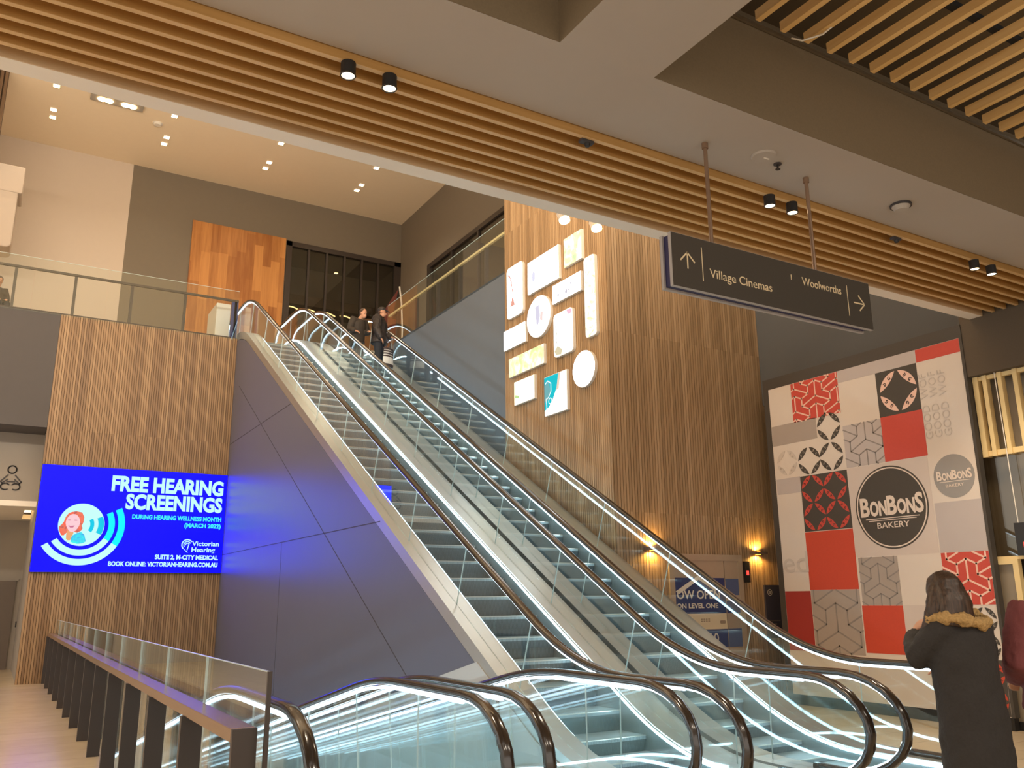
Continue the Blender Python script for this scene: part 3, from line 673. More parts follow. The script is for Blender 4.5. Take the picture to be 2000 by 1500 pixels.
# ================================================================== BLUE SCREEN
ls = thing('led_screen', 'large blue advertising screen on the timber slat wall', 'screen', (2.58, 20.9, 2.25))
boxobj('screen_body', (0.59, 4.478, 20.885, 20.955, 2.24, 4.52), M['black'], ls)
YS = 20.88
boxobj('display', (0.60, 4.474, YS, 20.885, 2.25, 4.51), M['scr_blue'], ls)
mS = lambda u, v, dd: (u, YS-dd, v)
def plate(name, pts, mp, d0, d1, m, parent):
    g = MB(); g.prism(pts, mp, d0, d1); return g.build(name, m, parent)
RX, UZ = (1, 0, 0), (0, 0, 1)
def stext(s, h, u, v, m, w, al='RIGHT', bold=0.0, d=0.003, sh=0.0): text('lettering', s, h, (u, YS-d, v), RX, UZ, m, ls, al, bold, w, 0.003, shear=sh)
stext('FREE HEARING', 0.325, 4.40, 4.03, M['scr_aqua'], 2.41, bold=0.020)
stext('SCREENINGS', 0.325, 4.40, 3.64, M['scr_aqua'], 2.09, bold=0.020)
stext('DURING HEARING WELLNESS MONTH', 0.095, 4.40, 3.42, M['scr_mint'], 1.93, bold=0.006)
stext('(MARCH 2022)', 0.095, 4.40, 3.265, M['scr_mint'], 0.81, bold=0.006)
stext('Victorian', 0.105, 4.39, 2.855, M['scr_aqua'], 0.60, bold=0.003)
stext('Hearing', 0.105, 4.31, 2.715, M['scr_aqua'], 0.52, bold=0.003)
stext('SUITE 2, M-CITY MEDICAL', 0.095, 4.39, 2.545, M['scr_aqua'], 1.37, bold=0.006)
stext('BOOK ONLINE: VICTORIANHEARING.COM.AU', 0.095, 4.39, 2.385, M['scr_aqua'], 2.31, bold=0.006)
# ear mark
g = MB()
for r0, r1, a0, a1 in ((0.105, 0.13, 0.2*PI, 1.25*PI), (0.065, 0.085, 0.15*PI, 1.2*PI), (0.028, 0.045, 0.0, 1.1*PI)):
    g.prism(arcband(3.69, 2.87, r0, r1, a0, a1, 24), mS, 0, 0.003)
g.prism([(3.60, 2.79), (3.63, 2.775), (3.72, 2.70), (3.69, 2.70)], mS, 0, 0.003); g.prism([(3.72, 2.90), (3.74, 2.90), (3.70, 2.74), (3.685, 2.76)], mS, 0, 0.003)
g.build('ear_mark', M['scr_aqua'], ls)
# rings and round portrait
cx, cz = 1.475, 3.25
deg = math.radians
plate('ring_arc', arcband(cx, cz, 0.73, 0.865, deg(-147), deg(-31)), mS, 0, 0.003, M['scr_aqua'], ls)
plate('ring_arc', arcband(cx, cz, 0.73, 0.865, deg(-31), deg(27)), mS, 0, 0.003, M['scr_cyan'], ls)
plate('ring_arc', arcband(cx, cz, 0.535, 0.66, deg(-146), deg(-31)), mS, 0, 0.003, M['scr_aqua'], ls)
plate('ring_arc', arcband(cx, cz, 0.535, 0.66, deg(-31), deg(27)), mS, 0, 0.003, M['scr_cyan'], ls)
plate('portrait_disc', circ(cx, cz, 0.455), mS, 0, 0.003, M['scr_aqua'], ls)
plate('ring_arc', arcband(cx-0.03, cz, 0.20, 0.28, deg(-35), deg(30), 12), mS, 0.003, 0.005, M['scr_teal'], ls)
plate('ring_arc', arcband(cx-0.03, cz, 0.36, 0.475, deg(-26), deg(24), 14), mS, 0.003, 0.005, M['scr_teal'], ls)
pp = lambda x, y: (cx+(x-875)/1000*0.905, cz-(y-615)/1000*0.90)       # portrait drawing
plate('hair', [pp(*q) for q in ((640, 320), (740, 300), (860, 325), (915, 430), (910, 560), (880, 640), (905, 700), (880, 760), (800, 810), (720, 790), (590, 800), (520, 880), (470, 880), (425, 800), (400, 680), (455, 620), (490, 560), (520, 440), (570, 360))], mS, 0.003, 0.005, M['scr_hair'], ls)
plate('jacket', [pp(*q) for q in ((700, 880), (790, 820), (890, 790), (960, 860), (1005, 1010), (940, 1055), (820, 1072), (690, 1035), (680, 960))], mS, 0.003, 0.005, M['scr_jacket'], ls)
plate('neck', [pp(*q) for q in ((590, 760), (720, 760), (720, 840), (690, 900), (670, 990), (610, 995), (575, 960), (570, 860))], mS, 0.005, 0.006, M['scr_neck'], ls)
plate('face', [pp(685+155*math.cos(a)*(1 if math.sin(a) < 0.1 else 1-0.22*math.sin(a)), 585+215*math.sin(a)) for a in [2*PI*i/32 for i in range(32)]], mS, 0.006, 0.007, M['scr_skin'], ls)
plate('smile', [pp(*q) for q in ((590, 640), (640, 655), (730, 640), (700, 690), (640, 698))], mS, 0.007, 0.008, M['scr_lip'], ls)
for ex in (605, 740): plate('eye', [pp(ex+38*math.cos(a), 515+12*math.sin(a)) for a in [2*PI*i/14 for i in range(14)]], mS, 0.007, 0.008, M['scr_lip'], ls)

# ================================================================== HANGING SIGN
YG = 4.64
hs = thing('hanging_sign', 'charcoal direction sign hung from the low ceiling on two dark rods', 'sign', (5.33, YG, 3.85))
boxobj('front_board', (4.172, 6.499, YG, YG+0.03, 3.904, 4.346), M['sign_edge'], hs)
boxobj('face', (4.176, 6.495, YG-0.004, YG, 3.908, 4.342), M['sign_face'], hs)
boxobj('core', (4.19, 6.48, YG+0.03, YG+0.10, 3.92, 4.335), M['navy_gap'], hs)
boxobj('back_board', (4.172, 6.499, YG+0.10, YG+0.13, 3.904, 4.346), M['sign_edge'], hs)
for x in (4.665, 5.88):
    g = MB(); g.cyl((x, YG+0.065, 4.335), (x, YG+0.065, ZL), 0.017, n=14); g.cyl((x, YG+0.065, ZL-0.05), (x, YG+0.065, ZL-0.002), 0.027, n=14); g.build('hanging_rod', M['rail_bronze'], hs, smooth=False)
mG = lambda u, v, dd: (u, YG-0.004-dd, v)
k = 1.0198
def sg(x, z): return (x*k, 1.6+(z-1.6)*k)
g = MB(); a, b = sg(4.245, 4.15); ribbon(g, [(a, b), sg(4.244, 4.022)], 0.012, mG, 0, 0.002); ribbon(g, [sg(4.177, 4.079), (a, b), sg(4.315, 4.080)], 0.012, mG, 0, 0.002); g.build('arrow', M['sign_text'], hs)
g = MB(); ribbon(g, [sg(4.394, 4.22), sg(4.394, 3.949)], 0.007, mG, 0, 0.002); g.build('divider', M['sign_text'], hs)
g = MB(); ribbon(g, [sg(6.067, 4.218), sg(6.067, 3.944)], 0.007, mG, 0, 0.002); g.build('divider', M['sign_text'], hs)
g = MB(); a, b = sg(6.283, 4.079); ribbon(g, [sg(6.145, 4.078), (a, b)], 0.012, mG, 0, 0.002); ribbon(g, [sg(6.212, 4.148), (a, b), sg(6.214, 4.016)], 0.012, mG, 0, 0.002); g.build('arrow', M['sign_text'], hs)
g = MB(); ribbon(g, [sg(5.377, 4.186), sg(5.377, 4.144)], 0.008, mG, 0, 0.002); g.build('tick_mark', M['sign_text'], hs)
a, b = sg(4.466, 3.992); text('lettering', 'Village Cinemas', 0.0755, (a, YG-0.005, b), RX, UZ, M['sign_text'], hs, 'LEFT', 0.0, 0.686, 0.002)
a, b = sg(5.504, 4.121); text('lettering', 'Woolworths', 0.0755, (a, YG-0.005, b), RX, UZ, M['sign_text'], hs, 'LEFT', 0.0, 0.494, 0.002)

# ================================================================== PATTERNED HOARDING
XM = 10.87
mu = thing('hoarding', 'white patterned shop hoarding with red squares and a round bakery logo', 'hoarding', (XM, 8.2, 0))
boxobj('board', (XM, XM+0.10, 6.48, 9.89, 0.15, 4.99), M['print_white'], mu)
boxobj('plinth', (XM-0.002, XM+0.10, 6.46, 9.99, 0.0, 0.15), M['black'], mu)
g = MB(); g.box(XM-0.004, XM+0.53, 9.89, 10.0, 0, 5.17); g.box(XM-0.004, XM+0.53, 6.44, 9.89, 4.99, 5.17); g.box(XM-0.004, XM+0.1, 6.44, 6.48, 0.15, 4.99); g.build('dark_frame', M['charcoal'], mu)
mM = lambda u, v, dd: (XM-dd, u, v)
def cell(name, y0, y1, z0, z1, m, d=0.003): return plate(name, [(y0, z0), (y1, z0), (y1, z1), (y0, z1)], mM, 0, d, m, mu)
def clipseg(p, q, y0, y1, z0, z1):
    t0, t1 = 0.0, 1.0; dx, dy = q[0]-p[0], q[1]-p[1]
    for pp_, qq in ((-dx, p[0]-y0), (dx, y1-p[0]), (-dy, p[1]-z0), (dy, z1-p[1])):
        if abs(pp_) < 1e-9:
            if qq < 0: return None
        else:
            r = qq/pp_
            if pp_ < 0: t0 = max(t0, r)
            else: t1 = min(t1, r)
    if t0 >= t1: return None
    return [(p[0]+dx*t0, p[1]+dy*t0), (p[0]+dx*t1, p[1]+dy*t1)]
H = 0.8660254
TILE = [[(0, 0), (0, 2), (-H, 1.5), (-H, .5), (-2*H, 0), (-2*H, -1)]]
def rot2(p, a): c, s_ = math.cos(a), math.sin(a); return (p[0]*c-p[1]*s_, p[0]*s_+p[1]*c)
def ytile(name, y0, y1, z0, z1, u, su, cy_, cz_, w, m, d=0.005):
    """three-armed tile pattern drawn in lines inside a square"""
    g = MB(); seen = []
    for i in range(-5, 6):
        for j in range(-5, 6):
            tx, ty = 3*(H*i), 3*(j+0.5*i)
            for r in range(3):
                pts = [rot2(p, r*2*PI/3) for p in TILE[0]]
                for kk in range(6):
                    if kk == 5: continue
                    a, b = pts[kk], pts[kk+1]
                    A = (cy_+(a[0]+tx)*u*su, cz_+(a[1]+ty)*u); B = (cy_+(b[0]+tx)*u*su, cz_+(b[1]+ty)*u)
                    if any((math.dist(A, P)+math.dist(B, Q) < 0.006) or (math.dist(A, Q)+math.dist(B, P) < 0.006) for P, Q in seen): continue
                    seen.append((A, B)); s_ = clipseg(A, B, y0, y1, z0, z1)
                    if s_: ribbon(g, s_, w, mM, 0.003, d)
    return g.build(name, m, mu)
def petals(name, cy_, cz_, r, m, mcut, clip=None, d0=0.003):
    """ring of four scrolled lens leaves, as in the printed circles"""
    g = MB(); gc = g
    for q in range(4):
        a0 = PI/4+q*PI/2
        out = [(r*math.cos(a0+t), r*math.sin(a0+t)) for t in [(-0.70+1.40*i/14) for i in range(15)]]
        p0, p1 = out[0], out[-1]; mid = (r*0.50*math.cos(a0), r*0.50*math.sin(a0))
        inn = []
        for i in range(1, 12):
            t = i/12; inn.append((((1-t)**2)*p1[0]+2*t*(1-t)*mid[0]+t*t*p0[0], ((1-t)**2)*p1[1]+2*t*(1-t)*mid[1]+t*t*p0[1]))
        poly = [(cy_+x, cz_+z) for x, z in out+inn]
        if clip and not all(clip(*pt) for pt in poly): continue
        g.prism(poly, mM, d0, d0+0.002)
        for sgn in (-1, 1):
            c = (cy_+r*0.80*math.cos(a0+sgn*0.26), cz_+r*0.80*math.sin(a0+sgn*0.26))
            sp = [(c[0]+r*0.016*t*math.cos(sgn*t+a0), c[1]+r*0.016*t*math.sin(sgn*t+a0)) for t in [0.6+i*0.5 for i in range(13)]]
            ribbon(gc, sp, r*0.040, mM, d0+0.0005, d0+0.003, 1)
    if g.v: g.build(name, [m, mcut], mu)
cell('pale_band', 7.14, 8.48, 4.80, 4.985, M['print_lilac'])
cell('red_square', 8.49, 9.41, 4.34, 4.985, M['red']); ytile('line_pattern', 8.49, 9.41, 4.34, 4.985, 0.125, 1.28, 8.93, 4.70, 0.022, M['line_pale'])
cell('red_band', 6.485, 7.14, 4.80, 4.985, M['red'])
cell('black_square', 7.15, 7.82, 4.13, 4.80, M['charcoal']); petals('leaf_ring', 7.475, 4.47, 0.295, M['line_pale'], M['charcoal'])
cell('grey_band', 8.97, 9.88, 4.02, 4.35, M['print_grey'])
cell('red_square', 7.145, 7.815, 3.48, 4.13, M['red'])
cell('pale_square', 7.82, 8.48, 3.48, 4.12, M['print_lilac']); ytile('line_pattern', 7.82, 8.48, 3.48, 4.12, 0.145, 1.1, 8.10, 3.86, 0.018, M['line_grey'])
for (py, pz) in ((8.74, 4.17), (9.17, 3.69), (8.74, 3.70)): petals('leaf_ring', py, pz, 0.215, M['charcoal'], M['print_white'])
petals('leaf_ring', 9.17, 4.13, 0.215, M['charcoal'], M['print_white'], clip=lambda y, z: z < 4.02 or y < 8.965)
petals('leaf_ring', 9.62, 3.72, 0.20, M['line_faint'], M['print_white'])
cell('lilac_band', 9.38, 9.87, 3.22, 3.47, M['print_lilac'])
cell('black_square', 8.49, 9.38, 2.59, 3.46, M['charcoal'])
for py in (8.725, 9.155):
    for pz in (3.245, 2.81): petals('leaf_ring', py, pz, 0.208, M['red'], M['charcoal'])
cell('red_square', 8.49, 9.38, 1.705, 2.58, M['red_o'])
cell('red_square', 9.38, 9.885, 0.80, 1.69, M['red_d'])
cell('grey_square', 8.49, 9.37, 0.78, 1.70, M['print_grey']); ytile('line_pattern', 8.49, 9.37, 0.78, 1.70, 0.205, 1.1, 8.93, 1.10, 0.022, M['line_grey'])
cell('grey_square', 7.805, 8.45, 1.48, 2.15, M['print_grey']); ytile('line_pattern', 7.805, 8.45, 1.48, 2.15, 0.14, 1.1, 8.13, 1.78, 0.016, M['line_grey'])
cell('red_square', 7.80, 8.47, 0.82, 1.475, M['red_o'])
cell('red_square', 6.485, 7.14, 1.49, 2.155, M['red']); ytile('line_pattern', 6.485, 7.14, 1.49, 2.155, 0.135, 1.15, 6.80, 1.80, 0.024, M['line_pale'])
cell('grey_square', 7.14, 7.80, 0.82, 1.48, M['print_pale'])
for (py, pz) in ((6.65, 1.30), (6.65, 0.98)): petals('leaf_ring', py, pz, 0.155, M['charcoal'], M['print_white'])
cell('black_square', 6.485, 7.14, 0.16, 0.82, M['charcoal'])
for (py, pz) in ((6.65, 0.65), (6.65, 0.33), (6.97, 0.65), (6.97, 0.33)): petals('leaf_ring', py, pz, 0.155, M['red_o'], M['charcoal'])
cell('pale_square', 7.16, 8.48, 2.16, 3.47, M['print_pale'], 0.002); cell('pale_band', 6.485, 7.14, 2.16, 2.82, M['print_lilac'])
# round bakery logos
LY = (0, -1, 0)
def mtext(s, h, y, z, m, w, al='CENTER', bold=0.0, d=0.008, right=LY, up=UZ, name='lettering'): text(name, s, h, (XM-d, y, z), right, up, m, mu, al, bold, w, 0.002)
plate('logo_disc', circ(7.81, 2.835, 0.588, 64), mM, 0.002, 0.004, M['charcoal'], mu)
g = MB(); g.prism(arcband(7.81, 2.835, 0.548, 0.566, 0, 2*PI-0.001, 64), mM, 0.004, 0.006); g.build('logo_ring', M['logo_text'], mu)
yl = 8.315
for ch, h, w in (('B', .265, .155), ('O', .20, .145), ('N', .20, .135), ('B', .265, .155), ('O', .20, .145), ('N', .20, .135), ('S', .265, .125)):
    mtext(ch, h, yl, 2.735, M['logo_text'], w, 'LEFT', 0.012); yl -= w+0.004
g = MB(); ribbon(g, [(8.24, 2.685), (7.38, 2.685)], 0.012, mM, 0.004, 0.006); ribbon(g, [(8.19, 2.658), (7.43, 2.658)], 0.010, mM, 0.004, 0.006); g.build('logo_rule', M['logo_text'], mu)
mtext('BAKERY', 0.085, 7.80, 2.545, M['logo_text'], 0.52, bold=0.001)
plate('logo_disc', circ(6.81, 3.155, 0.29, 48), mM, 0.002, 0.004, M['logo_grey'], mu)
yl = 7.055
for ch, h, w in (('B', .125, .074), ('O', .095, .070), ('N', .095, .066), ('B', .125, .074), ('O', .095, .070), ('N', .095, .066), ('S', .125, .060)):
    mtext(ch, h, yl, 3.11, M['logo_text'], w, 'LEFT', 0.005); yl -= w+0.003
g = MB(); ribbon(g, [(7.02, 3.085), (6.60, 3.085)], 0.008, mM, 0.004, 0.006); g.build('logo_rule', M['logo_text'], mu)
mtext('BAKERY', 0.042, 6.81, 3.01, M['logo_text'], 0.26)
for y in (6.70, 6.84, 6.98): mtext('GOOD  WOF', 0.115, y+0.05, 3.70, M['line_faint'], 0.92, 'LEFT', 0.0, 0.006, UZ, (0, 1, 0))
mtext('ed', 0.34, 9.62, 1.98, M['line_faint'], 0.5, 'CENTER', 0.0, 0.006)

# ================================================================== LIGHT BOXES ON THE LIFT SHAFT
XB = 8.03
mB = lambda u, v, dd: (XB-dd, u, v)
ART = {
 'p1': ((13.06, 13.65, 6.85, 7.90), 0.08, ((255, 255, 255), (255, 250, 246)), 6, 'tall round-cornered lit picture with a thin red brush stroke'),
 'p2': ((11.82, 12.87, 7.115, 7.755), 0.0, ((255, 255, 255), (250, 250, 255)), 9, 'large plain white lit picture near the top of the group'),
 'p3': ((11.11, 11.65, 7.235, 7.775), 0.0, ((196, 226, 160), (250, 246, 190), (255, 255, 246)), 1.35, 'green and yellow lit square at the very top of the group'),
 'p4': ((10.755, 11.07, 5.785, 7.20), 0.06, ((216, 222, 190), (255, 255, 250), (250, 232, 150)), 1.5, 'tall narrow lit picture with yellow and grey foliage'),
 'p5': ((11.16, 12.045, 6.675, 7.025), 0.0, ((255, 255, 255), (252, 252, 255)), 8, 'wide white lit picture with a few small dark marks'),
 'p7': ((11.43, 12.03, 5.68, 6.47), 0.08, ((255, 255, 250), (255, 250, 230), (255, 255, 255)), 2.4, 'round-cornered lit picture with pink corners and a pale scribble'),
 'p8': ((12.98, 13.78, 6.255, 6.65), 0.0, ((255, 255, 255), (248, 250, 255)), 9, 'plain white lit picture at the far left edge of the group'),
 'p9': ((12.355, 13.595, 5.68, 6.05), 0.0, ((206, 222, 150), (252, 246, 190), (255, 255, 240)), 1.35, 'wide yellow-green lit picture like washes of paint'),
 'p11': ((12.69, 13.405, 5.105, 5.555), 0.0, ((255, 252, 226), (250, 240, 196), (255, 255, 255)), 1.8, 'small cream lit square low at the left of the group'),
 'p12': ((11.655, 12.365, 4.70, 5.405), 0.0, ((255, 255, 250), (255, 252, 236)), 1.5, 'lit square with a teal corner and white looping line'),
}
for key, ((y0, y1, z0, z1), rad, cols, st, lab) in ART.items():
    t = thing('light_box', lab+' on the lift shaft', 'light box', (XB, (y0+y1)/2, z0), 'lit pictures on the timber lift shaft')
    sh = rrect(y0, y1, z0, z1, rad) if rad else [(y0, z0), (y1, z0), (y1, z1), (y0, z1)]
    plate('casing', sh, mB, 0.001, 0.055, M['kiosk'], t)
    e = 0.008; sh2 = rrect(y0+e, y1-e, z0+e, z1-e, rad) if rad else [(y0+e, z0+e), (y1-e, z0+e), (y1-e, z1-e), (y0+e, z1-e)]
    plate('lit_face', sh2, mB, 0.055, 0.060, emis_art('lit_face_'+key, cols, 5.0, st), t)
    def mark(name, pts, w, rgb, s_): gg = MB(); ribbon(gg, pts, w, mB, 0.060, 0.062); gg.build(name, emis('mark_'+key+name, rgb, s_), t)
    if key == 'p1':
        mark('brush_stroke', [(13.60, 7.76), (13.52, 7.70), (13.46, 7.55), (13.43, 7.36), (13.43, 7.22)], 0.028, (236, 150, 132), 1.0)
        plate('bell_shape', [(13.45, 7.24), (13.41, 7.24), (13.34, 7.08), (13.52, 7.08)], mB, 0.060, 0.062, emis('bell', (240, 168, 150), 1.0), t)
    if key == 'p2': plate('faint_shape', circ(12.66, 7.42, 0.06, 14, rv=0.10), mB, 0.060, 0.062, emis('faint', (232, 230, 250), 1.0), t)
    if key == 'p5':
        for (a, b, r) in ((11.85, 6.80, .03), (11.6, 6.79, .04), (11.45, 6.90, .025), (11.52, 6.80, .02)): plate('small_mark', circ(a, b, r, 10), mB, 0.060, 0.062, emis('smallmark', (214, 208, 220), 0.95), t)
    if key == 'p7':
        plate('pink_corner', [(11.44, 6.36), (11.47, 6.44), (11.62, 6.46), (11.56, 6.36)], mB, 0.060, 0.062, emis('pink', (250, 200, 220), 1.0), t)
        mark('scribble', [(11.95, 6.25), (11.92, 6.1), (11.95, 5.98), (11.90, 5.90)], 0.02, (226, 224, 214), 1.0)
        plate('olive_patch', [(11.95, 5.72), (12.01, 5.80), (11.90, 5.88), (11.76, 5.78), (11.80, 5.70)], mB, 0.060, 0.062, emis('olive', (226, 214, 178), 1.0), t)
    if key == 'p11': plate('green_patch', [(13.36, 5.30), (13.22, 5.26), (13.24, 5.22), (13.38, 5.24)], mB, 0.060, 0.062, emis('greenp', (196, 228, 150), 1.0), t)
    if key == 'p12':
        plate('teal_field', [(12.355, 5.395), (11.90, 5.395), (11.96, 5.15), (12.10, 4.95), (12.22, 4.85), (12.355, 4.80)], mB, 0.060, 0.062, emis('teal', (0, 200, 214), 0.95), t)
        plate('grey_field', [(12.355, 5.25), (12.20, 5.30), (12.16, 5.10), (12.22, 4.98), (12.355, 4.95)], mB, 0.062, 0.063, emis('greyteal', (120, 186, 190), 0.9), t)
        gg = MB(); ribbon(gg, [(12.32, 5.28), (12.24, 5.32), (12.14, 5.26), (12.14, 5.12), (12.22, 5.02), (12.30, 5.0), (12.28, 4.86), (12.30, 4.75)], 0.022, mB, 0.063, 0.064); ribbon(gg, circ(12.17, 4.95, 0.05, 12)+[(12.22, 4.95)], 0.018, mB, 0.063, 0.064); gg.build('looping_line', emis('loop', (240, 255, 255), 1.0), t)
        plate('tan_edge', [(11.90, 5.395), (11.84, 5.395), (11.90, 5.12), (11.98, 5.1)], mB, 0.060, 0.062, emis('tan', (240, 214, 190), 1.0), t)
for key, (y, z, r, rz, cols, st, lab) in {'c1': (12.515, 6.60, 0.405, 0.395, ((255, 255, 255), (246, 244, 255), (255, 244, 240)), 1.9, 'round lit picture with faint grey and pink painting'), 'c2': (11.155, 5.29, 0.315, 0.31, ((255, 255, 255), (255, 255, 255)), 10, 'plain white lit disc at the lower right of the group')}.items():
    t = thing('light_box', lab+' on the lift shaft', 'light box', (XB, y, z-rz), 'lit pictures on the timber lift shaft')
    plate('casing', circ(y, z, r, 48, rv=rz), mB, 0.001, 0.055, M['kiosk'], t)
    plate('lit_face', circ(y, z, r-0.008, 48, rv=rz-0.008), mB, 0.055, 0.060, emis_art('lit_disc_'+key, cols, 5.0, st), t)
    if key == 'c1':
        plate('lilac_patch', [(12.62, 6.80), (12.50, 6.82), (12.46, 6.60), (12.52, 6.45), (12.57, 6.45), (12.60, 6.6)], mB, 0.060, 0.062, emis('lilac', (222, 218, 236), 1.0), t)
        plate('pink_patch', [(12.44, 6.68), (12.36, 6.64), (12.38, 6.48), (12.46, 6.52)], mB, 0.060, 0.062, emis('pinkp', (250, 226, 220), 1.0), t)

# ================================================================== LIFT DOOR, SCONCES, SIGNS ON THE SHAFT
YF = 10.52
d = thing('door_2', 'lift door with navy poster between the two amber wall lamps', 'door', (9.8, YF, 0)); d['kind'] = 'structure'
g = MB(); g.box(9.02, 9.12, YF-0.03, YF, 0, 2.28); g.box(10.49, 10.58, YF-0.03, YF, 0, 2.28); g.box(9.12, 10.49, YF-0.03, YF, 2.18, 2.28); g.build('door_frame', M['door_steel'], d)
boxobj('door_leaf', (9.12, 10.176, YF-0.018, YF, 0, 2.18), M['door_steel'], d); boxobj('door_leaf', (10.186, 10.49, YF-0.018, YF, 0, 2.18), M['door_steel'], d)
mF = lambda u, v, dd: (u, YF-0.018-dd, v)
def fr(name, x0, x1, z0, z1, m, d0=0.0, d1=0.002): return plate(name, [(x0, z0), (x1, z0), (x1, z1), (x0, z1)], mF, d0, d1, m, d)
fr('poster', 9.13, 10.17, 1.36, 1.91, M['navy']); fr('poster', 10.19, 10.48, 1.64, 1.90, M['navy2']); fr('poster', 10.19, 10.48, 1.36, 1.55, M['navy'])
plate('white_peak', [(9.13, 1.70), (9.62, 1.95), (10.0, 1.74), (9.96, 1.70), (9.62, 1.88), (9.2, 1.66)], mF, 0.002, 0.003, M['decal_text'], d)
fr('cream_band', 9.13, 10.17, 1.12, 1.36, M['decal_cream']); fr('poster', 9.13, 10.17, 0.84, 1.12, M['navy']); fr('poster', 10.19, 10.48, 0.84, 1.12, M['navy2'])
text('lettering', 'OW OPEN', 0.13, (9.15, YF-0.022, 1.59), RX, UZ, M['decal_text'], d, 'LEFT', 0.003, 0.90, 0.002)
text('lettering', 'ON LEVEL ONE', 0.075, (9.14, YF-0.022, 1.445), RX, UZ, M['decal_text'], d, 'LEFT', 0.002, 0.86, 0.002)
text('lettering', '10', 0.17, (9.80, YF-0.022, 0.90), RX, UZ, M['decal_text'], d, 'LEFT', 0.0, 0.17, 0.002)
g = MB(); g.prism(rrect(10.02, 10.14, 1.20, 1.25, 0.02), mF, 0.002, 0.003); 
for z in (1.265, 1.235):
    for i in range(4): g.prism([(9.62+0.05*i, z), (9.655+0.05*i, z), (9.655+0.05*i, z+0.018), (9.62+0.05*i, z+0.018)], mF, 0.002, 0.003)
g.build('small_print', M['decal_brown'], d)
t = thing('lift_indicator', 'narrow black lift indicator with a red glow right of the lift door', 'indicator', (10.67, YF, 1.86))
boxobj('housing', (10.62, 10.73, YF-0.05, YF, 1.84, 2.18), M['black'], t); boxobj('indicator_light', (10.65, 10.70, YF-0.052, YF-0.05, 1.96, 2.03), M['red_glow'], t)
t = thing('level_sign', 'dark lift call panel with a circled zero near the shaft corner', 'sign', (11.24, YF, 1.0))
boxobj('plate', (11.06, 11.41, YF-0.03, YF, 0.95, 1.80), mat('dark_plate', (66, 64, 76), 0.5), t)
mL = lambda u, v, dd: (u, YF-0.03-dd, v)
g = MB(); g.prism(arcband(11.17, 1.68, 0.045, 0.052, 0, 2*PI-0.001, 24), mL, 0, 0.002); g.build('ring', M['decal_text'], t)
text('lettering', '0', 0.05, (11.17, YF-0.033, 1.655), RX, UZ, M['decal_text'], t, 'CENTER', 0, None, 0.002)
g = MB(); ribbon(g, [(11.10, 1.22), (11.36, 1.22)], 0.006, mL, 0, 0.002); ribbon(g, [(11.12, 1.17), (11.15, 1.17)], 0.02, mL, 0, 0.002); ribbon(g, [(11.2, 1.17), (11.27, 1.17)], 0.02, mL, 0, 0.002); g.build('rule', M['decal_brown'], t)
for x, z, lab in ((8.68, 2.34, 'amber wall lamp on the timber shaft left of the lift door, behind the escalator rail'), (10.94, 2.32, 'amber wall lamp on the timber shaft right of the lift door')):
    t = thing('wall_lamp', lab, 'lamp', (x, YF, z), 'amber wall lamps on the lift shaft')
    boxobj('lamp_body', (x-0.13, x+0.17, YF-0.11, YF, z-0.022, z+0.022), M['rail_bronze'], t)
    boxobj('lamp_lens', (x-0.035, x+0.035, YF-0.075, YF-0.03, z+0.022, z+0.026), M['amber_glow'], t); boxobj('lamp_lens', (x-0.035, x+0.035, YF-0.075, YF-0.03, z-0.026, z-0.022), M['amber_glow'], t)
    lamp('sconce_up', 'SPOT', (x, YF-0.055, z+0.04), 24, AMBER, (x, YF-0.02, z+1), 0.02, 165, 0.5)
    lamp('sconce_down', 'SPOT', (x, YF-0.055, z-0.04), 24, AMBER, (x, YF-0.02, z-1), 0.02, 165, 0.5)

# ================================================================== SHOPFRONT AT THE RIGHT EDGE
t = thing('slatted_screen', 'cream slatted screen in the shopfront under the brown fascia', 'screen', (11.0, 6.0, 3.36))
boxobj('top_bar', (10.98, 11.04, 4.6, 6.478, 4.37, 4.425), M['cream_frame'], t); boxobj('bottom_bar', (10.98, 11.04, 4.6, 6.478, 3.36, 3.43), M['cream_frame'], t)
boxobj('side_bar', (10.96, 11.05, 6.36, 6.43, 3.35, 4.428), M['cream_frame'], t)
for i in range(9):
    y = 6.27-0.2*i; boxobj('slat', (10.96, 11.05, y-0.025, y+0.03, 3.35, 4.428), M['cream_frame'], t)
boxobj('shop_back_panel', (11.25, 11.3, 4.0, 6.6, 2.05, 4.42), M['shop_grey']); tag(bpy.data.objects['shop_back_panel'], 'grey-brown panel behind the cream slatted screen', 'panel')
t = thing('shop_window', 'grey shop window panel below the cream slatted screen', 'window', (11.05, 6, 2.05))
boxobj('pane', (11.05, 11.07, 4.2, 6.56, 2.06, 3.36), M['shop_glass'], t); boxobj('sill', (11.0, 11.1, 4.2, 6.56, 2.04, 2.08), M['cream_frame'], t)
t = thing('hanging_display', 'small black hanging display with a red light beside the hoarding', 'display', (11.0, 6.0, 2.1))
boxobj('housing', (10.93, 10.97, 5.80, 6.15, 2.08, 2.48), M['black'], t); boxobj('red_light', (10.925, 10.93, 5.98, 6.06, 2.14, 2.24), M['red_glow'], t)
g = MB(); g.cyl((10.95, 6.1, 2.48), (10.95, 6.12, 4.43), 0.006, n=8); g.build('cord', M['white'], t)
t = thing('shop_door_frame', 'cream shop door frame beside the hoarding', 'door frame', (11.0, 6.4, 0))
boxobj('post', (10.98, 11.05, 6.49, 6.56, 0.10, 2.04), M['cream_frame'], t); boxobj('post', (10.97, 11.05, 6.19, 6.26, 0.10, 2.04), M['cream_frame'], t)
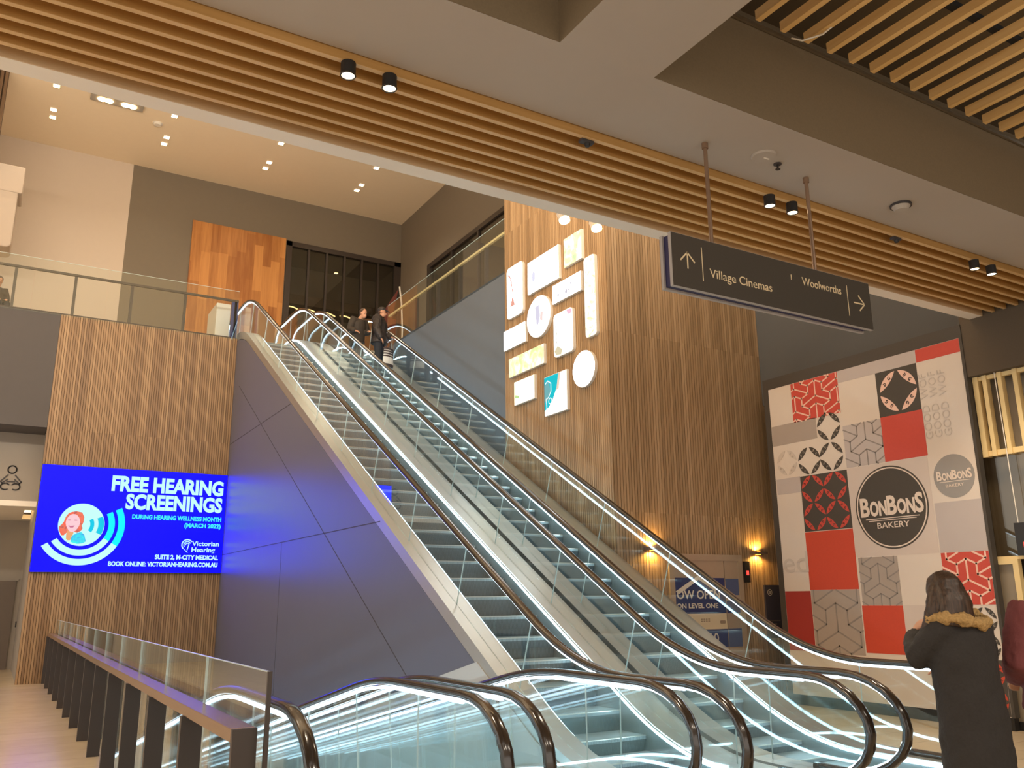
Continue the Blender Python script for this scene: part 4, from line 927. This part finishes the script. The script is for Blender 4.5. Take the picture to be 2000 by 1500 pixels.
boxobj('top_bar', (10.97, 11.05, 6.26, 6.49, 1.98, 2.04), M['cream_frame'], t); boxobj('infill_panel', (11.02, 11.04, 6.26, 6.49, 0.10, 1.98), M['shop_grey'], t); boxobj('base', (10.98, 11.06, 6.10, 6.56, 0.0, 0.10), M['black'], t)

# ================================================================== UPPER LEVEL THINGS
t = thing('timber_panel', 'orange timber board wall panel left of the upper shopfront', 'wall panel', (5.66, YB, 7.93))
boxobj('boards', (4.15, 7.18, YB-0.06, YB-0.001, 7.935, 13.57), M['panel_wood'], t)
t = thing('cabinet', 'white box cabinet behind the glass at the top of the escalators', 'cabinet', (4.35, 22.3, UP))
boxobj('carcass', (4.09, 4.44, 21.8, 22.9, 7.95, 9.08), M['kiosk'], t, bevel=0.01); boxobj('plinth', (4.11, 4.42, 21.83, 22.87, 7.93, 7.95), M['black'], t)
t = thing('framed_notice', 'small dark framed notice on the upper floor left of the white cabinet', 'notice', (3.85, 22.6, UP))
boxobj('frame', (3.70, 3.98, 22.6, 22.64, 7.935, 8.42), M['post'], t); boxobj('sheet', (3.74, 3.95, 22.595, 22.6, 8.14, 8.37), M['taupe'], t); boxobj('frame_line', (3.74, 3.95, 22.592, 22.595, 8.375, 8.39), M['white'], t)
t = thing('banner', 'dark red leaning banner at the top of the escalators in front of the upper shopfront', 'banner', (10.6, 25.9, UP))
g = MB(); g.prism([(10.33, 9.0), (10.80, 9.0), (10.80, 12.0), (10.33, 11.2)], lambda u, v, dd: (u, 25.9+dd, v), 0, 0.04); g.build('cloth', mat('maroon_banner', (104, 52, 44), 0.8), t)
g = MB(); g.prism([(10.6, 10.9), (10.80, 10.9), (10.80, 12.0)], lambda u, v, dd: (u, 25.895+dd, v), 0, 0.005); g.build('black_corner', M['black'], t)
g = MB(); g.tube([(10.98, 25.9, 7.93), (10.98, 25.9, 10.6), (10.93, 25.9, 11.5), (10.84, 25.9, 12.1)], 0.03, 8); g.build('pole', M['white'], t)
g = MB(); g.prism(rrect(-9, -0.66, 10.44, 12.2, 0.12), lambda u, v, dd: (u, 24.0+dd, v), 0.03, 0.9); g.box(-9, -0.57, 24.0, 24.95, 11.95, 12.69)
struct(g.build('trim_bulkhead', M['cream_wall'], bevel=0.03), 'white rounded bulkhead at the far upper left')
g = MB()
for i in range(24): g.box(-3.6+0.1*i, -3.53+0.1*i, 23.4, 23.5, 12.55, ZC-0.005)
g.box(-3.7, -1.22, 23.5, 23.56, 12.55, ZC-0.005, 1)
struct(g.build('wall_dark_slats', [M['dark_timber'], M['gap']]), 'dark timber slats at the upper left edge')

# ================================================================== CEILING FITTINGS
cols_ = ['first', 'second', 'third', 'fourth']; xs_ = (-0.13, 2.86, 5.91, 8.98)
for ci, x in enumerate(xs_):
    for y, lab in ((23.6, 'single one'), (24.93, 'nearer of the pair'), (25.37, 'farther of the pair')):
        t = thing('downlight', 'square downlight, %s in the %s ceiling column from the left' % (lab, cols_[ci]), 'ceiling light', (x, y, ZC), 'square downlights in the cream high ceiling')
        boxobj('bezel', (x-0.09, x+0.09, y-0.09, y+0.09, ZC-0.02, ZC-0.001), M['white'], t); boxobj('lens', (x-0.07, x+0.07, y-0.07, y+0.07, ZC-0.025, ZC-0.02), M['lamp_hot'], t)
x, y = 12.0, 23.7
t = thing('downlight', 'lone square downlight in the high ceiling just before the lift shaft', 'ceiling light', (10.9, y, ZC), 'square downlights in the cream high ceiling')
boxobj('bezel', (10.81, 10.99, 21.41, 21.59, ZC-0.02, ZC-0.001), M['white'], t); boxobj('lens', (10.83, 10.97, 21.43, 21.57, ZC-0.025, ZC-0.02), M['lamp_hot'], t)
t = thing('gimbal_light', 'long recessed ceiling box with four bright lamps at upper left', 'ceiling light', (1.35, 23.6, ZC))
boxobj('box_frame', (0.70, 2.04, 23.46, 23.80, ZC-0.05, ZC-0.001), M['wall_grey'], t)
for x in (0.98, 1.16, 1.58, 1.76):
    g = MB(); g.cyl((x, 23.62, ZC-0.07), (x, 23.62, ZC-0.05), 0.10, n=18); g.build('lamp_lens', M['lamp_hot'], t)
t = thing('smoke_detector', 'round white smoke detector on the cream high ceiling', 'smoke detector', (2.5, 24.27, ZC))
g = MB(); g.cyl((2.51, 24.27, ZC-0.06), (2.51, 24.27, ZC-0.02), 0.09, 0.12, 20); g.build('cover', M['kiosk'], t); g = MB(); g.cyl((2.51, 24.27, ZC-0.02), (2.51, 24.27, ZC-0.001), 0.14, n=20); g.build('base', M['kiosk'], t)
side = ['far left pair, left one', 'far left pair, right one', 'middle pair by the sign, left one', 'middle pair by the sign, right one', 'far right pair, left one', 'far right pair, right one']
for i, x in enumerate((1.685, 1.99, 5.755, 6.05, 8.93, 9.25)):
    t = thing('spotlight', 'black cylinder spotlight under the timber battens, '+side[i], 'spotlight', (x, 5.03, 5.2), 'black spotlights under the timber battens')
    g = MB(); g.cyl((x, 5.03, 5.108), (x, 5.03, 5.199), 0.052, n=22); g.build('housing', M['black'], t)
    g = MB(); g.cyl((x, 5.03, 5.104), (x, 5.03, 5.108), 0.046, n=22); g.build('lens', M['lamp_glow'], t)
    g = MB(); g.tube([(x+0.05*math.cos(a), 5.03+0.05*math.sin(a), 5.102) for a in [2*PI*j/20 for j in range(21)]], 0.006, 6); g.build('trim_ring', M['black'], t)
for x, y, lab in ((3.72, 5.06, 'small dark sensor under the timber battens near the middle'), (7.63, 5.06, 'small dark sensor under the timber battens right of the hanging sign')):
    t = thing('ceiling_sensor', lab, 'sensor', (x, y, 5.2)); boxobj('plate', (x-0.07, x+0.05, y-0.025, y+0.025, 5.175, 5.199), M['joint'], t); g = MB(); g.cyl((x, y, 5.15), (x, y, 5.175), 0.02, 0.026, 12); g.build('dome', M['black'], t)
t = thing('ceiling_speaker', 'round grey ceiling speaker near the sign rods', 'speaker', (5.25, 4.61, ZL))
g = MB(); g.cyl((5.25, 4.61, ZL-0.018), (5.25, 4.61, ZL-0.001), 0.10, 0.11, 28); g.build('grille', M['grey_ceiling'], t); boxobj('mark', (5.25, 5.31, 4.60, 4.615, ZL-0.020, ZL-0.018), M['white'], t)
t = thing('sprinkler', 'small dark sprinkler beside the round ceiling speaker', 'sprinkler', (5.46, 4.65, ZL))
g = MB(); g.cyl((5.46, 4.65, ZL-0.01), (5.46, 4.65, ZL-0.001), 0.035, n=16); g.build('rosette', M['joint'], t); g = MB(); g.cyl((5.46, 4.65, ZL-0.05), (5.46, 4.65, ZL-0.01), 0.009, n=8); g.cyl((5.46, 4.65, ZL-0.055), (5.46, 4.65, ZL-0.05), 0.022, n=12); g.build('head', M['black'], t)
t = thing('ceiling_detector', 'round grey detector on the low ceiling at right', 'detector', (7.12, 4.63, ZL))
g = MB(); g.cyl((7.12, 4.63, ZL-0.02), (7.12, 4.63, ZL-0.001), 0.10, n=26); g.build('base', M['joint'], t); g = MB(); g.cyl((7.12, 4.63, ZL-0.06), (7.12, 4.63, ZL-0.02), 0.06, 0.085, 22); g.build('dome', M['grey_ceiling'], t)
for i, (x, z) in enumerate(((4.41, 5.12), (4.80, 5.12))):
    t = thing('floodlight', 'warm floodlight on the back of the edge beam above the lit pictures, '+('left one' if i == 0 else 'right one'), 'floodlight', (x, 6.4, 5.25), 'pair of floodlights on the edge beam')
    g = MB(); g.cyl((x, 6.42, 5.22), (x, 6.46, 5.30), 0.055, n=18); g.build('housing', M['white'], t); g = MB(); g.cyl((x, 6.415, 5.20), (x, 6.42, 5.22), 0.052, n=18); g.build('lens', M['lamp_hot'], t)
    boxobj('bracket', (x-0.012, x+0.012, 6.30, 6.46, 5.27, 5.29), M['black'], t)
    lamp('flood_lamp', 'SPOT', (x, 6.5, 5.3), 45, WARM, (8.1, 12.2, 6.5), 0.05, 80, 0.7)

# ================================================================== PEOPLE
M['skin'] = mat('skin', (196, 146, 118), 0.5, noise=0.04)
M['hair_dark'] = woodmat('dark_brown_hair', (34, 24, 18), (82, 60, 44), (70, 70, 5), 0.45)
M['fur'] = mat('tan_fur', (176, 142, 90), 0.9, noise=0.45, scale=70, bump=1.0)
M['black_coat'] = mat('black_coat', (44, 40, 38), 0.85, noise=0.25, scale=60, bump=0.4)
M['maroon'] = mat('maroon_hoodie', (118, 62, 62), 0.9, noise=0.12, scale=60, bump=0.3)
M['dark_olive'] = mat('dark_olive_jacket', (54, 46, 38), 0.75, noise=0.15, scale=30, bump=0.3)
M['dark_puffer'] = mat('dark_puffer_jacket', (46, 38, 36), 0.55, noise=0.2, scale=12, bump=0.5)
M['jeans'] = mat('dark_trousers', (38, 40, 46), 0.85, noise=0.1, scale=40)
M['shoe'] = mat('dark_shoe', (34, 30, 28), 0.6)
M['eye'] = mat('eye_dark', (30, 24, 20), 0.3)
M['lip'] = mat('lip', (150, 90, 80), 0.5)
M['bag_white'] = mat('white_bag', (206, 204, 198), 0.7, noise=0.04)
M['bag_dark'] = mat('dark_bag_stripe', (58, 46, 44), 0.7)
def soft(o, voxel, smooth=6, noise=0.0, nscale=0.05):
    r = o.modifiers.new('blend', 'REMESH'); r.mode = 'VOXEL'; r.voxel_size = voxel; r.use_smooth_shade = True
    s = o.modifiers.new('relax', 'SMOOTH'); s.iterations = smooth; s.factor = 0.5
    if noise:
        tx = bpy.data.textures.new('folds', 'CLOUDS'); tx.noise_scale = nscale; tx.noise_depth = 3
        dd = o.modifiers.new('folds', 'DISPLACE'); dd.texture = tx; dd.strength = noise; dd.texture_coords = 'GLOBAL'; dd.mid_level = 0.5
    return o
def place(o, parent):
    o.parent = parent; return o
def hand(g, w, direction, side, curl=0.5):
    """palm, four unequal fingers bent at the knuckles and a thumb from the side of the palm"""
    W = Vector(w); D = Vector(direction).normalized(); A = Vector((0, 0, 1)).cross(D)
    A = A.normalized() if A.length > 0.1 else Vector((1, 0, 0)); N = D.cross(A)
    g.tube([W, W+D*0.045, W+D*0.085], [(0.030, 0.018), (0.040, 0.018), (0.040, 0.015)], 10, up=A)
    for i, L in enumerate((0.062, 0.072, 0.068, 0.054)):
        b = W+D*0.082+A*(-0.030+0.020*i); k1 = b+D*(L*0.45)-N*(L*0.25*curl); k2 = k1+D*(L*0.30)-N*(L*0.40*curl); k3 = k2+D*(L*0.14)-N*(L*0.34*curl)
        g.tube([b-D*0.02, b, k1, k2, k3], [0.010, 0.010, 0.0095, 0.0085, 0.007], 8)
    b = W+D*0.03-A*(0.030*side); k1 = b-A*(0.028*side)+D*0.03-N*0.012; k2 = k1+D*0.032-A*0.006*side-N*0.012
    g.tube([W+D*0.02, b, k1, k2], [0.014, 0.013, 0.011, 0.009], 8)
def body_mesh(name, J, parent, voxel=0.011):
    """one continuous figure: head with face, neck, torso, limbs, hands and feet"""
    g = MB(); V = Vector
    pel, che, nk, hd = V(J['pelvis']), V(J['chest']), V(J['neck']), V(J['head'])
    g.tube([pel-V((0, 0, .08)), pel, (pel+che)/2, che, che*0.35+nk*0.65], [(.13, .10), (.165, .115), (.14, .10), (.17, .115), (.10, .08)], 16, up=(1, 0, 0))
    g.tube([che*0.3+nk*0.7, nk, hd-V((0, 0, .05))], [.065, .055, .055], 12)
    fw = V(J.get('face', (0, -1, 0))).normalized(); rt = V((0, 0, 1)).cross(fw).normalized()
    g.ball(hd+V((0, 0, .03)), (.076, .090, .105)); g.ball(hd+fw*0.03-V((0, 0, .045)), (.056, .062, .068))
    g.tube([hd+fw*0.085+V((0, 0, .02)), hd+fw*0.105-V((0, 0, .015)), hd+fw*0.098-V((0, 0, .03))], [.010, .014, .012], 8)      # nose
    for s_ in (-1, 1): g.ball(hd+rt*(s_*0.078)-fw*0.005, (.014, .018, .03), 8, 6)                                                # ears
    for s_, k in ((1, 'l'), (-1, 'r')):
        sh, el, wr = V(J['sh_'+k]), V(J['el_'+k]), V(J['wr_'+k])
        g.tube([che*0.5+sh*0.5, sh, (sh+el)/2, el, (el+wr)/2, wr], [.06, .058, .048, .042, .038, .027], 10)
        hand(g, wr, J.get('hd_'+k, wr-el), s_, J.get('curl', 0.6))
        hp, kn, an = V(J['hp_'+k]), V(J['kn_'+k]), V(J['an_'+k]); ft = V(J.get('ft', (0, -1, 0)))
        g.tube([hp, (hp+kn)/2, kn, (kn+an)/2, an, an-V((0, 0, .05))], [.085, .075, .055, .052, .036, .036], 12)
        g.tube([an-V((0, 0, .045))-ft*0.05, an-V((0, 0, .045))+ft*0.05, an-V((0, 0, .06))+ft*0.16], [.036, .038, .026], 10)
    o = soft(g.build(name, M['skin'], None, True), voxel, 5); place(o, parent)
    for s_ in (-1, 1):
        e = MB(); e.ball(hd+fw*0.088+rt*(s_*0.031)+V((0, 0, .022)), (.012, .008, .007), 10, 6); place(e.build('eye', M['eye'], None, True), parent)
    e = MB(); e.tube([hd+fw*0.086-rt*0.024-V((0, 0, .055)), hd+fw*0.094-V((0, 0, .058)), hd+fw*0.086+rt*0.024-V((0, 0, .055))], [.004, .007, .004], 8); place(e.build('mouth', M['lip'], None, True), parent)
def std(**k):
    J = dict(pelvis=(0, 0, .95), chest=(0, 0, 1.28), neck=(0, 0, 1.47), head=(0, -.015, 1.61), face=(0, -1, 0),
             sh_l=(.185, 0, 1.40), el_l=(.235, .02, 1.12), wr_l=(.24, -.06, .88), sh_r=(-.185, 0, 1.40), el_r=(-.235, .02, 1.12), wr_r=(-.24, -.06, .88),
             hp_l=(.09, 0, .90), kn_l=(.10, -.02, .50), an_l=(.10, .02, .09), hp_r=(-.09, 0, .90), kn_r=(-.10, -.02, .50), an_r=(-.10, .02, .09))
    J.update(k); return J
def person(label, loc, rotz, scale=1.0, group=None):
    p = thing('person', label, 'person', loc, group); p.rotation_euler = (0, 0, rotz); p.scale = (scale,)*3; return p
def jacket(name, J, m, parent, thick=0.03, hem=0.80, flare=0.0, hood=False, noise=0.01, sleeves=True, voxel=0.014):
    g = MB(); V = Vector; pel, che, nk = V(J['pelvis']), V(J['chest']), V(J['neck']); t = thick
    hemp = V((pel.x, pel.y, hem))
    g.tube([hemp, (hemp+pel)/2+V((0, 0, .02)), (pel+che)/2, che, che*.55+nk*.45, nk+V((0, 0, -.02))], [(.18+t+flare, .135+t+flare), (.178+t+flare*.5, .128+t+flare*.5), (.158+t, .115+t), (.185+t, .125+t), (.15+t, .105+t*.8), (.075+t*.6, .07+t*.6)], 18, up=(1, 0, 0))
    if sleeves:
        for k in 'lr':
            sh, el, wr = V(J['sh_'+k]), V(J['el_'+k]), V(J['wr_'+k]); wr2 = el+(wr-el)*0.96
            g.tube([che*.45+sh*.55, sh, (sh+el)/2, el, (el+wr2)/2, wr2], [.075+t, .070+t*.8, .058+t, .055+t*.8, .050+t*.7, .038+t*.5], 12)
    if hood: g.tube([nk+V((-.13, .02, 0)), nk+V((-.08, .10, -.02)), nk+V((0, .135, -.03)), nk+V((.08, .10, -.02)), nk+V((.13, .02, 0))], [.045, .06, .065, .06, .045], 12)
    return place(soft(g.build(name, m, None, True), voxel, 5, noise), parent)
def trousers(J, m, parent, t=0.02):
    g = MB(); V = Vector; pel = V(J['pelvis'])
    g.tube([pel+V((0, 0, .08)), pel, pel-V((0, 0, .10))], [(.155, .11), (.178, .13), (.16, .12)], 16, up=(1, 0, 0))
    for k in 'lr':
        hp, kn, an = V(J['hp_'+k]), V(J['kn_'+k]), V(J['an_'+k]); g.tube([hp, (hp+kn)/2, kn, (kn+an)/2, an+V((0, 0, .0))], [.09+t, .082+t, .064+t, .06+t, .052+t], 14)
    return place(soft(g.build('trousers', m, None, True), 0.014, 5, 0.008), parent)
def shoes(J, parent):
    ft = Vector(J.get('ft', (0, -1, 0)))
    for k in 'lr':
        an = Vector(J['an_'+k]); g = MB(); g.tube([an+Vector((0, 0, -.03))-ft*0.07, an+Vector((0, 0, -.035)), an+Vector((0, 0, -.05))+ft*0.10, an+Vector((0, 0, -.06))+ft*0.19], [.045, .052, .044, .028], 12)
        place(soft(g.build('shoe', M['shoe'], None, True), 0.010, 4), parent)

# woman in the long black coat, seen from behind
w = person('person in a long black coat with tan fur hood trim, seen from behind', (5.60, 3.62, 0), PI-0.25, 1.0)
J = std(head=(.06, -.03, 1.60), neck=(.03, 0, 1.45), face=(.35, -1, -.25), sh_l=(.18, 0, 1.38), el_l=(.27, -.10, 1.20), wr_l=(.14, -.26, 1.36), hd_l=(-.1, .02, .12), sh_r=(-.18, 0, 1.38), el_r=(-.24, -.06, 1.12), wr_r=(-.12, -.26, 1.10), hd_r=(.1, -.1, .0))
body_mesh('body', J, w)
g = MB(); V = Vector
g.tube([(-.01, .02, .36), (-.01, .02, .60), (-.01, .015, .85), (0, .01, 1.05), (0, .01, 1.22), (0, .01, 1.36), (.02, .01, 1.44)], [(.225, .20), (.228, .195), (.232, .185), (.225, .175), (.232, .165), (.215, .145), (.12, .11)], 20, up=(1, 0, 0))
for k in 'lr':
    sh, el, wr = V(J['sh_'+k]), V(J['el_'+k]), V(J['wr_'+k]); g.tube([V((0, 0, 1.34)), sh, (sh+el)/2, el, (el+wr)/2, el+(wr-el)*.9], [.11, .105, .09, .085, .075, .06], 12)
place(soft(g.build('coat', M['black_coat'], None, True), 0.014, 4, 0.03, 0.12), w)
g = MB(); ring = [(.19*math.cos(a)+.02, .02+.135*math.sin(a), 1.455+.02*math.sin(a*2)-.02*math.sin(a)) for a in [-0.35*PI+1.7*PI*i/22 for i in range(23)]]
g.tube(ring, [.038+.010*math.sin(i*2.1) for i in range(23)], 12)
place(soft(g.build('fur_trim', M['fur'], None, True), 0.010, 2, 0.035, 0.025), w)
g = MB(); hd = V(J['head'])
g.ball(hd+V((0, .015, .045)), (.112, .125, .125)); g.tube([hd+V((0, .06, .06)), hd+V((0, .10, -.04)), hd+V((.01, .105, -.13)), hd+V((.02, .10, -.20))], [(.105, .06), (.125, .065), (.135, .06), (.13, .05)], 16, up=(1, 0, 0))
for s_ in (-1, 1): g.tube([hd+V((s_*.075, .02, .06)), hd+V((s_*.115, .03, -.05)), hd+V((s_*.14+.01, .02, -.15)), hd+V((s_*.165+.02, -.03, -.24))], [.05, .05, .045, .018], 10)
place(soft(g.build('hair', M['hair_dark'], None, True), 0.010, 3, 0.012, 0.05), w)
trousers(J, M['jeans'], w); shoes(J, w)

# person in the maroon hoodie at the right edge
p = person('person in a maroon hooded top at the right edge, seen from behind', (6.27, 3.36, 0), PI-0.5, 1.06)
J = std(head=(0, -.02, 1.62), el_l=(.28, .03, 1.10), wr_l=(.17, -.22, .98), el_r=(-.28, .03, 1.10), wr_r=(-.17, -.22, .98))
body_mesh('body', J, p); jacket('hooded_top', J, M['maroon'], p, 0.05, 0.80, 0.03, True, 0.02); trousers(J, M['jeans'], p); shoes(J, p)
g = MB(); hd = V(J['head']); g.ball(hd+V((0, .015, .05)), (.088, .10, .10)); g.ball(hd+V((0, .06, -.01)), (.078, .05, .08)); place(soft(g.build('hair', M['hair_dark'], None, True), 0.012, 3, 0.01, 0.03), p)

# two men riding down the far escalator
X1, Y1_ = 6.70, 18.52; zf = fs(18.35)+0.004
p = person('bareheaded person in dark jacket looking down while riding the escalator', (X1, Y1_, zf), 0.35, 0.97, 'people riding down the escalator')
J = std(chest=(0, -.05, 1.26), neck=(0, -.11, 1.42), head=(.02, -.19, 1.52), face=(.1, -1, -.6), sh_l=(.18, -.06, 1.36), el_l=(.22, -.10, 1.08), wr_l=(.10, -.32, 1.05), sh_r=(-.18, -.06, 1.36), el_r=(-.24, -.02, 1.10), wr_r=(-.22, -.22, 1.02))
body_mesh('body', J, p, 0.013); jacket('jacket', J, M['dark_olive'], p, 0.035, 0.80); trousers(J, M['jeans'], p); shoes(J, p)
g = MB(); hd = V(J['head']); g.ball(hd+V((0, .02, .05)), (.086, .098, .095)); g.ball(hd+V((0, .06, 0)), (.076, .045, .07)); place(soft(g.build('hair', M['hair_dark'], None, True), 0.012, 3, 0.008, 0.03), p)
p = person('person in dark cap and padded jacket riding the escalator with a striped bag', (7.22, 18.42, fs(18.35)+0.004), 0.95, 1.0, 'people riding down the escalator')
J = std(head=(.02, -.05, 1.60), face=(.15, -1, -.25), el_l=(.25, -.02, 1.10), wr_l=(.20, -.26, 1.02), el_r=(-.26, .0, 1.10), wr_r=(-.24, -.12, .86))
body_mesh('body', J, p, 0.013); jacket('padded_jacket', J, M['dark_puffer'], p, 0.06, 0.80, 0.01, True, 0.03); trousers(J, M['jeans'], p); shoes(J, p)
g = MB(); hd = V(J['head']); fw = V(J['face']).normalized()
g.ball(hd+V((0, .01, .07)), (.088, .10, .075)); g.tube([hd+fw*.07+V((0, 0, .075)), hd+fw*.13+V((0, 0, .065)), hd+fw*.185+V((0, 0, .055))], [(.075, .012), (.07, .010), (.045, .007)], 12, up=(1, 0, 0)); place(soft(g.build('cap', M['dark_puffer'], None, True), 0.010, 3), p)
g = MB(); g.ball(hd+V((0, .05, .0)), (.08, .05, .06)); place(soft(g.build('hair', M['hair_dark'], None, True), 0.012, 3), p)
b = thing('shopping_bag', 'white shopping bag with dark stripes held by the person in the cap on the escalator', 'bag', (7.30, 18.02, 6.88))
b.rotation_euler = (0, 0, 0.5)
def local(mb, name, mats, parent): o = mb.build(name, mats); o.parent = parent; return o
g = MB(); g.tube([(0, 0, 0.0), (0, 0, .03), (0, 0, .22), (0, 0, .42)], [(.15, .06), (.17, .08), (.165, .075), (.14, .05)], 18, up=(1, 0, 0)); local(g, 'bag_body', M['bag_white'], b)
for z in (.22, .28, .34, .40):
    g = MB(); g.tube([(0, 0, z), (0, 0, z+.03)], [(.172, .082), (.168, .078)], 18, up=(1, 0, 0)); local(g, 'stripe', M['bag_dark'], b)
g = MB(); g.tube([(0, 0, -.02), (0, 0, .05)], [(.16, .07), (.176, .086)], 18, up=(1, 0, 0)); local(g, 'dark_base', M['bag_dark'], b)
g = MB(); g.tube([(-.08, 0, .42), (-.06, 0, .58), (0, 0, .64), (.06, 0, .58), (.08, 0, .42)], 0.010, 8); local(g, 'handle', M['bag_dark'], b)

# seated person behind the balcony glass at the left edge
p = person('person with dark hair sitting behind the balcony glass at the left edge', (-0.76, 22.6, UP), 0.4, 0.95)
J = std(pelvis=(0, 0, .50), chest=(0, -.02, .83), neck=(0, -.03, 1.0), head=(0, -.05, 1.14), sh_l=(.18, 0, .94), el_l=(.22, -.06, .68), wr_l=(.12, -.30, .62), sh_r=(-.18, 0, .94), el_r=(-.22, -.06, .68), wr_r=(-.12, -.30, .62),
        hp_l=(.09, -.02, .47), kn_l=(.10, -.42, .48), an_l=(.10, -.42, .09), hp_r=(-.09, -.02, .47), kn_r=(-.10, -.42, .48), an_r=(-.10, -.42, .09))
body_mesh('body', J, p, 0.014); jacket('jacket', J, M['dark_olive'], p, 0.03, 0.42); trousers(J, M['jeans'], p); shoes(J, p)
g = MB(); hd = V(J['head']); g.ball(hd+V((0, .015, .05)), (.09, .10, .10)); g.tube([hd+V((0, .07, .02)), hd+V((0, .085, -.12))], [(.09, .04), (.07, .03)], 12, up=(1, 0, 0)); place(soft(g.build('hair', M['hair_dark'], None, True), 0.012, 3), p)
t = thing('stool', 'dark stool under the person sitting on the upper level', 'stool', (-0.76, 22.6, UP))
g = MB(); g.cyl((-0.76, 22.6, UP+.31), (-0.76, 22.6, UP+.345), 0.18, n=20); g.build('seat', M['black'], t)
for a in (0.3, 1.87, 3.44, 5.0):
    g = MB(); g.cyl((-0.76+.16*math.cos(a), 22.6+.16*math.sin(a), UP), (-0.76+.12*math.cos(a), 22.6+.12*math.sin(a), UP+.31), 0.014, n=8); g.build('leg', M['black'], t)
